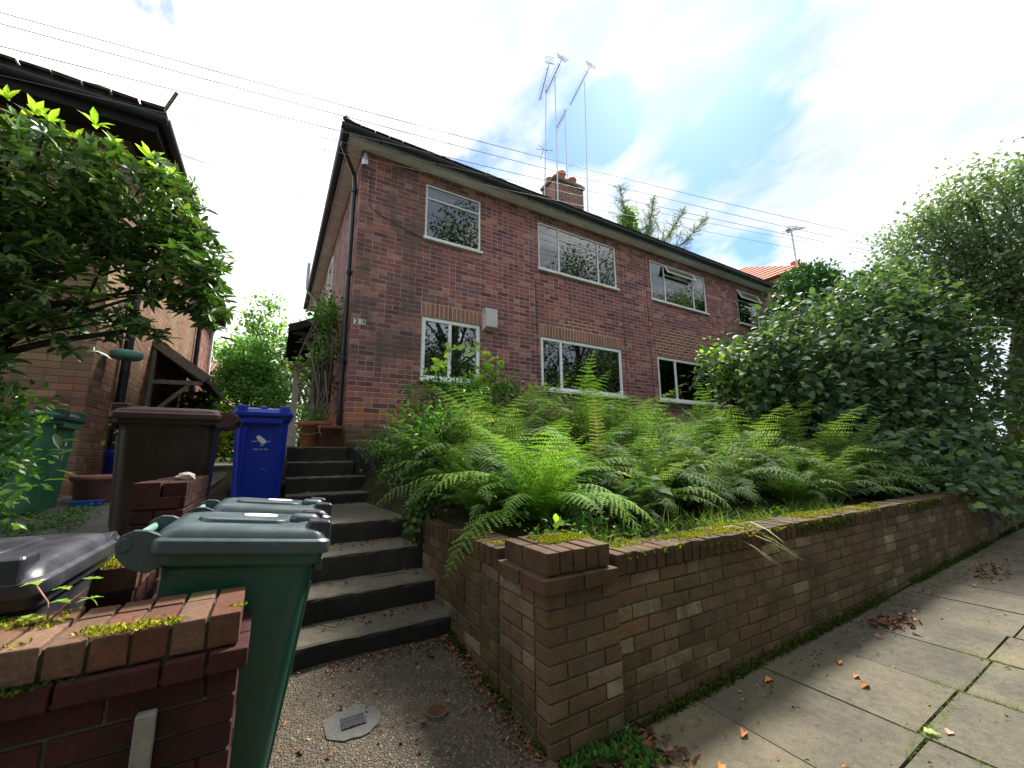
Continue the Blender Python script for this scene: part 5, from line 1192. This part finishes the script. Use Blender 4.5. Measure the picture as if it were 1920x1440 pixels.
# --- pale feathery tree, upper right
ells = [(14.3, 2.9, 5.0, 1.1, 1.1, 1.35, 80), (14.6, 1.9, 5.6, 1.4, 1.3, 1.5, 110), (15.2, .3, 5.6, 1.9, 1.7, 1.9, 140), (15.0, 2.4, 3.8, 1.7, 1.5, 1.2, 110), (14.6, -1.6, 5.0, 1.8, 1.5, 2.1, 90), (14.2, 3.3, 4.0, .8, .6, .8, 34), (15.6, .2, 3.4, 1.5, 1.6, 1.4, 80)]
C = clumps(ells, 1.35, .35); C[:, 2] = np.maximum(C[:, 2], 1.8)
tr_ = MB(); tr_.tube([(16.4, 2.4, -.6), (16.2, 2.2, 1.5), (15.8, 1.8, 3.2)], [.24, .2, .15], 10); branchwork(tr_, (15.8, 1.8, 3.2), [tuple(c) for c in C[::14]], .07, .01, 6, wob=.12)
tt = thing('tree', 'tall pale feathery tree rising above the hedge at the right edge', 'tree', (16.4, 2.4, -.6))
np_mesh('crown', *foliage(C, 42, (.24, .24, .13), T_OVAL, .085, .9, .7, droop=.25), 'tree_leaf', tt); tr_.build('trunk', 'pale_bark', tt, smooth=True)
# --- larch behind the roof
lt = thing('larch_tree', 'sparse spiky larch showing four drooping leaders above the roof right of the chimney', 'tree', (17.5, 14.5, 0))
tm = MB(); tm.tube([(17.5, 14.5, 0), (17.3, 14.4, 8), (16.9, 14.2, 11.5)], [.3, .2, .12], 8); NP = []; ND = []
for a, b, k in (((16.6, 14.3, 10.8), (15.15, 14, 14.5), 1.35), ((17.0, 14.2, 11.2), (18.0, 14, 14.85), .9), ((17.3, 14.3, 10.6), (20.9, 14, 15.1), .95), ((18, 14.3, 10.6), (23.3, 14, 15.3), 1.15), ((16.5, 14.2, 10.6), (15.7, 14, 12.9), 1.1)):
    a, b = Vector(a), Vector(b); tm.tube([a, a.lerp(b, .5)+Vector((0, 0, -.25)), b], [.07, .045, .012], 6); d0 = (b-a).normalized()
    for i in range(34):
        f = min(.99, .06+.92*i/34+rnd.uniform(-.02, .02)); p = a.lerp(b, f)+Vector((0, 0, -.25*math.sin(f*math.pi))); L_ = (k*(1.05-f)*1.25+.22)*rnd.uniform(.45, 1.15)
        for sg in (1, -1):
            d = (Vector((sg*rnd.uniform(.5, 1), rnd.uniform(-.9, .9), rnd.uniform(-.25, .3)))+d0*.45).normalized(); q_ = p+d*L_*.6+Vector((0, 0, .02)); e = p+d*L_+Vector((0, 0, rnd.uniform(-.05, .22)*L_))
            tm.tube([p, q_, e], [.016, .010, .005], 4, False)
            for j in range(int(8+L_*26)):
                h = rnd.random(); NP.append(tuple(p.lerp(e, h)+Vector((rnd.gauss(0, .02), rnd.gauss(0, .02), rnd.gauss(0, .02))))); ND.append((rnd.gauss(0, 1), rnd.gauss(0, 1), rnd.gauss(-.2, 1)))
tm.build('trunk', 'pale_bark', lt); NP = np.array(NP); ND = np.array(ND)
np_mesh('needles', *leaves(T_NEEDLE, NP, ND, rand_dir(len(NP)), rng.uniform(.12, .26, len(NP))), 'larch_leaf', lt)
np_mesh('ivy', *foliage(clumps([(15.75, 14.1, 12.1, .42, .4, 1.3, 60)], 1, .3), 14, (.12, .12, .12), T_OVAL, .16, .8), 'back_leaf', lt)
# --- between the houses
def round_tree(name, label, ells, leafm, T, size, per, spread, base, trunk_r=.1, dens=1., shell=.6, cat='tree', droop=0., jit=.6):
    C = clumps(ells, dens, shell); c0 = np.mean([e[:3] for e in ells], 0)
    t = thing(name, label, cat, base); np_mesh('crown', *foliage(C, per, spread, T, size, .9, jit, droop, outc=c0), leafm, t)
    m_ = MB(); top = (c0[0], c0[1], c0[2]); m_.tube([base, (base[0]*.5+top[0]*.5, base[1]*.5+top[1]*.5, (base[2]+top[2])*.5), top], [trunk_r, trunk_r*.75, trunk_r*.5], 8)
    branchwork(m_, tuple(np.array(base)*.4+np.array(top)*.6), [tuple(c) for c in C[::max(1, len(C)//14)]], trunk_r*.4, .01, 5); m_.build('trunk', 'bark', t, smooth=True)
    return t
round_tree('conifer', 'bright green bushy conifer standing on the lawn between the two houses', [(-.72, 13, 1.45, .88, .8, 1.25, 330), (-.8, 13, 2.5, .5, .5, .85, 110), (-.6, 13, .6, 1.0, .8, .7, 120)], 'conifer_leaf', T_SMALL, .10, 24, (.10, .10, .06), (-.75, 13, 0), .08, 1., .8, 'conifer', .2, .4)
round_tree('tree', 'tall loose ash-like tree with upright tips in the gap behind the bright conifer', [(-.9, 22, 4.6, 1.4, 1.2, 1.5, 70), (-.75, 22, 6.3, .55, .7, 1.6, 46), (-.1, 21.5, 3.6, 1.2, 1, 1.2, 50), (-1.55, 22, 5.9, .22, .3, .8, 8)], 'back_leaf', T_OVAL, .17, 16, (.22, .22, .16), (-.8, 22, .3), .12, 1.)
round_tree('tree', 'rounded mid-green tree low on the left behind the small distant house', [(-4.2, 42, 7.4, 3.4, 2, 2.6, 150), (-8, 42, 6.6, 3.4, 2, 2.2, 90)], 'back_leaf', T_OVAL, .32, 16, (.5, .5, .3), (-5, 42, .5), .3)
round_tree('tree', 'dark broad tree close behind the porch canopy of the main house', [(.35, 19, 2.3, 1.1, 1, 1.9, 150), (-.3, 18, 1.7, .9, .8, 1.4, 80), (.7, 20, 4.6, .9, .9, .9, 40)], 'rhododendron_leaf', T_OVAL, .16, 16, (.2, .2, .14), (.3, 19, .2), .12)
round_tree('tree', 'light green tree just left of the main house gutter', [(.9, 24, 6.0, 1.3, 1.2, 1.4, 70), (2.0, 24, 5.6, 1.2, 1, 1.2, 40)], 'back_leaf', T_OVAL, .17, 14, (.24, .24, .16), (1.2, 24, .3), .12)
round_tree('shrub', 'yellow-green feathery shrub below the left house porch', [(-1.45, 11.8, .65, .5, .5, .6, 50), (-1.0, 11.0, .45, .4, .4, .4, 30)], 'yellow_leaf', T_SMALL, .10, 16, (.12, .12, .09), (-1.3, 11.5, -.2), .03, 1., .4, 'shrub')
round_tree('shrub', 'dark green shrub under the porch roof of the left house', [(-1.35, 10.2, .75, .28, .5, .5, 50)], 'rhododendron_leaf', T_OVAL, .09, 14, (.10, .10, .08), (-1.35, 10.2, -.25), .03, 1., .4, 'shrub')
C = clumps([(-2, 30, 1.5, 9, 3, 2.2, 260)], 1., .3)
np_mesh('far_undergrowth', *foliage(C, 12, (.5, .5, .4), T_OVAL, .3, .9), 'back_leaf', kind='stuff', label='distant mixed undergrowth behind the gardens', cat='undergrowth')
# --- trees over the road: seen only in the upstairs glass
for i, (x, y, h, l) in enumerate(((-15, -8.5, 10, 'far left'), (-7, -9.5, 13.5, 'second from the left'), (1.5, -9, 16, 'third from the left'), (9, -10, 15, 'fourth from the left'), (18, -9, 14, 'far right'))):
    round_tree('tree', f'{l} of five trees across the road, mirrored in the upstairs windows', [(x, y, h*.55, 4.2, 2.2, h*.42, 190), (x+1.5, y, h*.9, 2.6, 2, h*.22, 60), (x-1.2, y+.4, h*.2, 3.8, 1.6, h*.24, 110)], 'hedge_leaf', T_OVAL, .19, 34, (.55, .45, .4), (x, y, -1.4), .3, 1., .5)

C = clumps([(2, -9.5, 2.2, 20, 1.6, 4.6, 900)], 1., .1)  # unseen mass added so the lower panes reflect dark
np_mesh('unseen_thicket', *foliage(C, 26, (.7, .5, .5), T_OVAL, .30, .9), 'hedge_leaf', kind='stuff', label='dense unseen thicket added across the road to darken the lower window reflections', cat='thicket')

# ------------------------------------------------------------ moss, grass, weeds, litter
def tufts(P, n, size, T=T_SMALL, m='moss', lean=.7, name='moss', label=None, cat='moss'):
    k = len(P)*n; p = np.repeat(P, n, 0)+rng.normal(size=(k, 3))*np.array([.006, .006, .001]); D = rng.normal(size=(k, 3))*lean; D[:, 2] = np.abs(D[:, 2])*.6+.6
    return np_mesh(name, *leaves(T, p, D, rand_dir(k), size*rng.uniform(.6, 1.3, k)), m, kind='stuff', label=label, cat=cat)
def blotch(n, x0, x1, y0, y1, z, th=.0, sc=6.):
    """points in irregular patches"""
    P = np.stack([rng.uniform(x0, x1, n), rng.uniform(y0, y1, n)], 1)
    v = np.sin(P[:, 0]*sc+1.3*np.sin(P[:, 1]*sc*1.7))+np.sin(P[:, 1]*sc*2.3+P[:, 0]*sc*.6)+rng.normal(size=n)*.35
    P = P[v > th]; zz2 = np.array([z(x, y) if callable(z) else z for x, y in P])
    return np.column_stack([P, zz2])
capz = zt_cap = PB+.748+.073+.10
P = np.concatenate([blotch(2600, 1.58, 5.2, YW+.05, YW+.42, lambda x, y: -.510 if y < YW+.225 else -.55, -.3, 5), blotch(500, 1.58, 7, YW+.005, YW+.03, lambda x, y: -.515-rnd.random()*.03, .2, 7),
    blotch(900, XP+.12, XP+.41, YW+.16, YW+.41, capz+.002, -.6, 9), blotch(500, XP, XP+.2, YW+.5, YW+.95, -.511, .2, 9)])
tufts(P, 5, .014, m='moss', label='yellow-green moss carpeting the coping of the planter wall', lean=1.)
P = np.concatenate([blotch(300, -.46, -.13, Y0+.0, Y0+.10, zt+.002, .9, 14), blotch(700, -1.3, -.45, Y0+.0, Y0+.27, zt+.002, .5, 9), blotch(160, -.1, -.04, Y0, Y0+.2, zt+.002, 1.0, 20)])
tufts(P, 5, .011, m='moss', label='yellow moss cushions on the left foreground wall', lean=1.)
P = blotch(1500, -.645, -.432, 2.29, 2.75, -.433, -.4, 9); tufts(P, 4, .013, m='moss', label='bright moss on the low dividing wall under the nearest bin lid', lean=1.)
P = blotch(2600, -1.6, -.10, Y0-.022, Y0-.002, zc1+.001, -.2, 5); tufts(P, 5, .010, m='dark_moss', label='dark green moss along the ledge of the left foreground wall', lean=1.)
# moss hanging down the face of the coping and creeping up the foot of the wall
P = blotch(2600, 1.9, 13., YW+.004, YW+.012, lambda x, y: -.525-abs(rnd.gauss(0, .05)), .3, 3.5); tufts(P, 4, .016, m='dark_moss', label='dark moss hanging over the coping edge of the planter wall', lean=1.2)
P = blotch(5200, 1.2, 13., YW-.035, YW+.015, lambda x, y: pz(x)-.008+abs(rnd.gauss(0, .022)), -.9, 3.5); tufts(P, 4, .016, m='dark_moss', label='dark moss and dirt gathered along the foot of the planter wall', lean=1.2)
P = blotch(900, XP-.03, XP+.005, 1.62, 2.72, lambda x, y: ph(y)+.004+abs(rnd.gauss(0, .012)), .3, 6); tufts(P, 4, .014, m='dark_moss', label='moss clinging along the foot of the path-side wall', lean=1.2)
# grass and moss in the paving joints
JP = []
for x0, y0, x1, y1, n in ((2.45, .855, 3.30, .862, 190), (3.3, .86, 3.33, .60, 120), (3.30, 1.0, 3.31, .86, 60), (2.68, .86, 2.69, .95, 30), (3.88, .78, 3.92, 1.02, 90), (3.31, .86, 4.45, .85, 90), (2.07, .2, 2.5, .84, 10), (2.66, .5, 2.69, .86, 60), (4.6, 1.545, 9, 1.55, 260), (3.9, .86, 3.9, .3, 70)):
    t = rng.random(n); JP.append(np.column_stack([x0+(x1-x0)*t+rng.normal(size=n)*.010, y0+(y1-y0)*t+rng.normal(size=n)*.010, np.zeros(n)]))
P = np.concatenate(JP); P[:, 2] = -1.325+.02*(P[:, 0]-1)
tufts(P[rng.random(len(P)) < .6], 4, .020, T_BLADE, 'grass_blade', .9, 'joint_grass', 'bright grass and moss growing in the joints between paving flags', 'grass')
# weeds and grass on the front of the bed
P = blotch(600, 1.65, 5.6, YW+.24, YW+.75, lambda x, y: gh(x, y)+.01, -.4, 5)
np_mesh('ground_cover', *foliage(P, 7, (.035, .035, .02), T_OVAL, .034, 1.3), 'small_leaf', kind='stuff', label='low weeds and moss at the front of the raised bed', cat='ground cover')
P = blotch(330, 1.62, 5.2, YW+.22, YW+.7, lambda x, y: gh(x, y)+.0, -.2, 4); tufts(P, 6, .12, T_BLADE, 'grass_blade', .6, 'grass', 'thin grass at the front edge of the raised bed', 'grass')
P = np.column_stack([rng.normal(2.75, .10, 15), rng.normal(YW+.22, .04, 15), np.full(15, -.52)]); k = len(P)
D = np.column_stack([rng.normal(.35, .3, k), -np.abs(rng.normal(.6, .2, k)), rng.uniform(.1, .45, k)])
np_mesh('overhanging_grass', *leaves(T_BLADE, P, D, np.tile([0, 0, 1.], (k, 1)), rng.uniform(.25, .42, k)), 'dry_grass', kind='stuff', label='long pale grass stalks hanging over the coping of the planter wall', cat='grass')
C = np.array([[1.5, 2.05, -.47], [1.58, 2.1, -.45], [1.68, 2.05, -.5], [1.42, 2.12, -.5], [1.8, 2.12, -.5], [1.35, 2.05, -.52], [2.0, 2.1, -.52], [1.95, 2.2, -.48]])
sm = MB(); branchwork(sm, (1.62, 2.12, -.6), [tuple(c) for c in C], .004, .002, 4)
plant('weed', 'upright bright weed with oval leaves growing just behind the corner pier cap', 'weed', (1.62, 2.12, -.6), [('foliage', 'lime_leaf', foliage(C[:4], 5, (.03, .03, .03), T_OVAL, .06, .8)), ('green_foliage', 'small_leaf', foliage(C, 9, (.05, .04, .03), T_OVAL, .045, 1.))], sm)
# seedling with red stems on the left wall
sd = MB().tube([(-.49, Y0+.20, zt), (-.50, Y0+.21, zt+.05), (-.53, Y0+.21, zt+.10)], .0022, 5).tube([(-.49, Y0+.20, zt), (-.46, Y0+.20, zt+.04), (-.42, Y0+.20, zt+.075)], .0028, 5).tube([(-.44, Y0+.2, zt+.055), (-.41, Y0+.19, zt+.05)], .0015, 4)
LP = np.array([[-.53, Y0+.21, zt+.105], [-.42, Y0+.20, zt+.10], [-.47, Y0+.20, zt+.085], [-.41, Y0+.19, zt+.05], [-.47, Y0+.2, zt+.05], [-.53, Y0+.2, zt+.02], [-.515, Y0+.19, zt+.012]])
plant('seedling', 'tiny sycamore seedling with red stems growing from the left foreground wall', 'seedling', (-.49, Y0+.20, zt), [('foliage', 'lime_leaf', leaves(T_LOBE, np.repeat(LP, 3, 0), rng.normal(size=(21, 3))*np.array([1, 1, .12]), np.tile([0, 0, 1.], (21, 1)), .030))], sd, 'pinkish_stem')
C = blotch(60, -1.25, -.55, Y0+.02, Y0+.25, zt+.01, .6, 9)
np_mesh('wall_weeds', *foliage(C, 4, (.014, .014, .008), T_LOBE, .022, 1.2), 'small_leaf', kind='stuff', label='tiny round-leaved weeds rooted in the left foreground wall', cat='weeds')
# ivy hanging beside step four
C = clumps([(1.2, 3.42, -.62, .12, .16, .20, 26), (1.15, 3.6, -.5, .1, .2, .1, 12)], 1, .3)
np_mesh('ivy', *foliage(C, 8, (.04, .05, .05), T_LOBE, .055, .3), 'rhododendron_leaf', kind='stuff', label='dark ivy spilling over the end of the path-side wall by the fourth step', cat='ivy')
# leaf litter: a drift along the path wall, crumbs on path, steps and flags
def litter(P, size, label, m='litter', name='leaf_litter'):
    k = len(P); D = rng.normal(size=(k, 3))*np.array([1, 1, .25]); N = rng.normal(size=(k, 3))*.5; N[:, 2] += 1
    return np_mesh(name, *leaves(tmpl([(0, .03), (.35, .26), (.7, .2), (1, .01)], .5, .3), P, D, N, size*rng.uniform(.5, 1.2, k)), m, kind='stuff', label=label, cat='leaf litter')
k = 420; y = rng.uniform(1.58, 2.7, k); P = np.column_stack([XP-.01-np.abs(rng.normal(size=k))*.05, y, [ph(v)+.008 for v in y]])
k = 170; y = rng.uniform(1.3, 2.68, k); P = np.concatenate([P, np.column_stack([rng.uniform(.1, 1.1, k), y, [ph(v)+.008 for v in y]])])
k = 90; x = rng.uniform(.35, 1.05, k); P = np.concatenate([P, np.column_stack([x, 2.69-np.abs(rng.normal(size=k))*.05, np.full(k, ph(2.65)+.01)])])
litter(P, .026, 'brown leaf crumbs drifted along the wall side of the gate path')
PS = []
for i, (y, z, xr) in enumerate(S):
    k = 46 if i in (2, 5, 6, 0) else 24; yn = S[i+1][0] if i < 7 else 6.3
    PS.append(np.column_stack([rng.uniform(.3, xr-.02, k), yn-np.abs(rng.normal(size=k))*.09-.01, np.full(k, z+.008)]))
litter(np.concatenate(PS), .030, 'small dead leaves lying on the treads of the steps')
k = 330; x = rng.uniform(1.3, 8, k); P = np.column_stack([x, 1.52-np.abs(rng.normal(size=k))*.10, pz(x)+.005])
k = 150; x = rng.uniform(1.15, 9, k); P = np.concatenate([P, np.column_stack([x, rng.uniform(-.2, 1.5, k), pz(x)+.005])])
litter(P, .022, 'fine dead leaf crumbs scattered over the paving flags')
x = np.concatenate([rng.normal(4.1, .14, 60), rng.normal(6.4, .3, 70), rng.normal(7.6, .3, 40), rng.uniform(1.2, 1.7, 130)]); P = np.column_stack([x, np.concatenate([rng.normal(1.36, .05, 60), rng.normal(1.3, .08, 70), rng.normal(1.1, .1, 40), rng.normal(1.44, .08, 130)]), pz(x)+.012])
litter(P, .055, 'heaps of dry brown leaves against the foot of the planter wall')
P = np.concatenate([blotch(240, 1.12, 1.55, 1.35, 1.6, lambda x, y: pz(x)+.015, -.5, 9)]); tufts(P, 5, .03, T_SMALL, 'small_leaf', .9, 'wall_foot_weeds', 'small weeds and debris at the foot of the corner pier', 'weeds')
# single curled leaves that stand out on the flags
DL = [(1.98, 1.29, 'orange', 'curled orange leaf nearest the wall, on the first flags past the pier'), (1.70, 1.22, 'orange', 'curled orange leaf close to the leaf heap by the pier'), (2.52, 1.47, 'orange', 'bright orange leaf close to the wall base on the third flag'), (3.08, 1.33, 'orange', 'orange leaf just short of the fourth paving joint, nearer the wall'), (2.98, 1.22, 'orange', 'folded orange leaf beside its pair in the middle of the fourth flag'), (2.90, 1.16, 'orange', 'lowest orange leaf of the group on the fourth flag'), (2.78, .80, 'pink', 'pale pink flat leaf on the flags below the grassy joint'), (1.74, 1.12, 'pink', 'pinkish leaf lying against a green one beside the leaf heap'), (4.25, 1.30, 'orange', 'orange leaf on the small pile by the cracked flag'), (2.15, .97, 'orange', 'tiny orange leaf lodged in the first wide paving joint')]
for x, y, c_, lab in DL:
    s_ = .075 if c_ == 'orange' else .07
    if 'tiny' in lab: s_ = .035
    a = rnd.uniform(-.6, .9); V, F = leaves(tmpl([(0, .03), (.35, .22), (.7, .17), (1, .01)], .65 if c_ == 'orange' else .15, .25), np.array([[x, y, pz(x)+.006]]), np.array([[math.cos(a), math.sin(a)*.8, .08]]), np.array([[.15, -.25, 1.]]), s_)
    np_mesh('fallen_leaf', V, F, c_+'_dead_leaf', label=lab, cat='fallen leaf', group='single leaves on the paving')
V, F = leaves(T_LOBE, np.array([[2.71, .86, pz(2.7)+.01]]), np.array([[.6, -.8, .1]]), np.array([[0, 0, 1.]]), .06); np_mesh('fallen_leaf', V, F, 'lime_leaf', label='fresh pale green jagged leaf on the flags beside the grassy joint', cat='fallen leaf', group='single leaves on the paving')
mb = MB()
for (a, b) in (((.30, 3.0, -1.03), (.42, 2.86, -1.03)), ((.42, 2.86, -1.03), (.5, 2.9, -1.02)), ((.7, 3.2, -.87), (.95, 3.22, -.87))): mb.tube([a, b], .003, 4)
mb.build('twigs', 'twig', kind='stuff', label='thin dry twigs lying on the lower steps', cat='twigs')
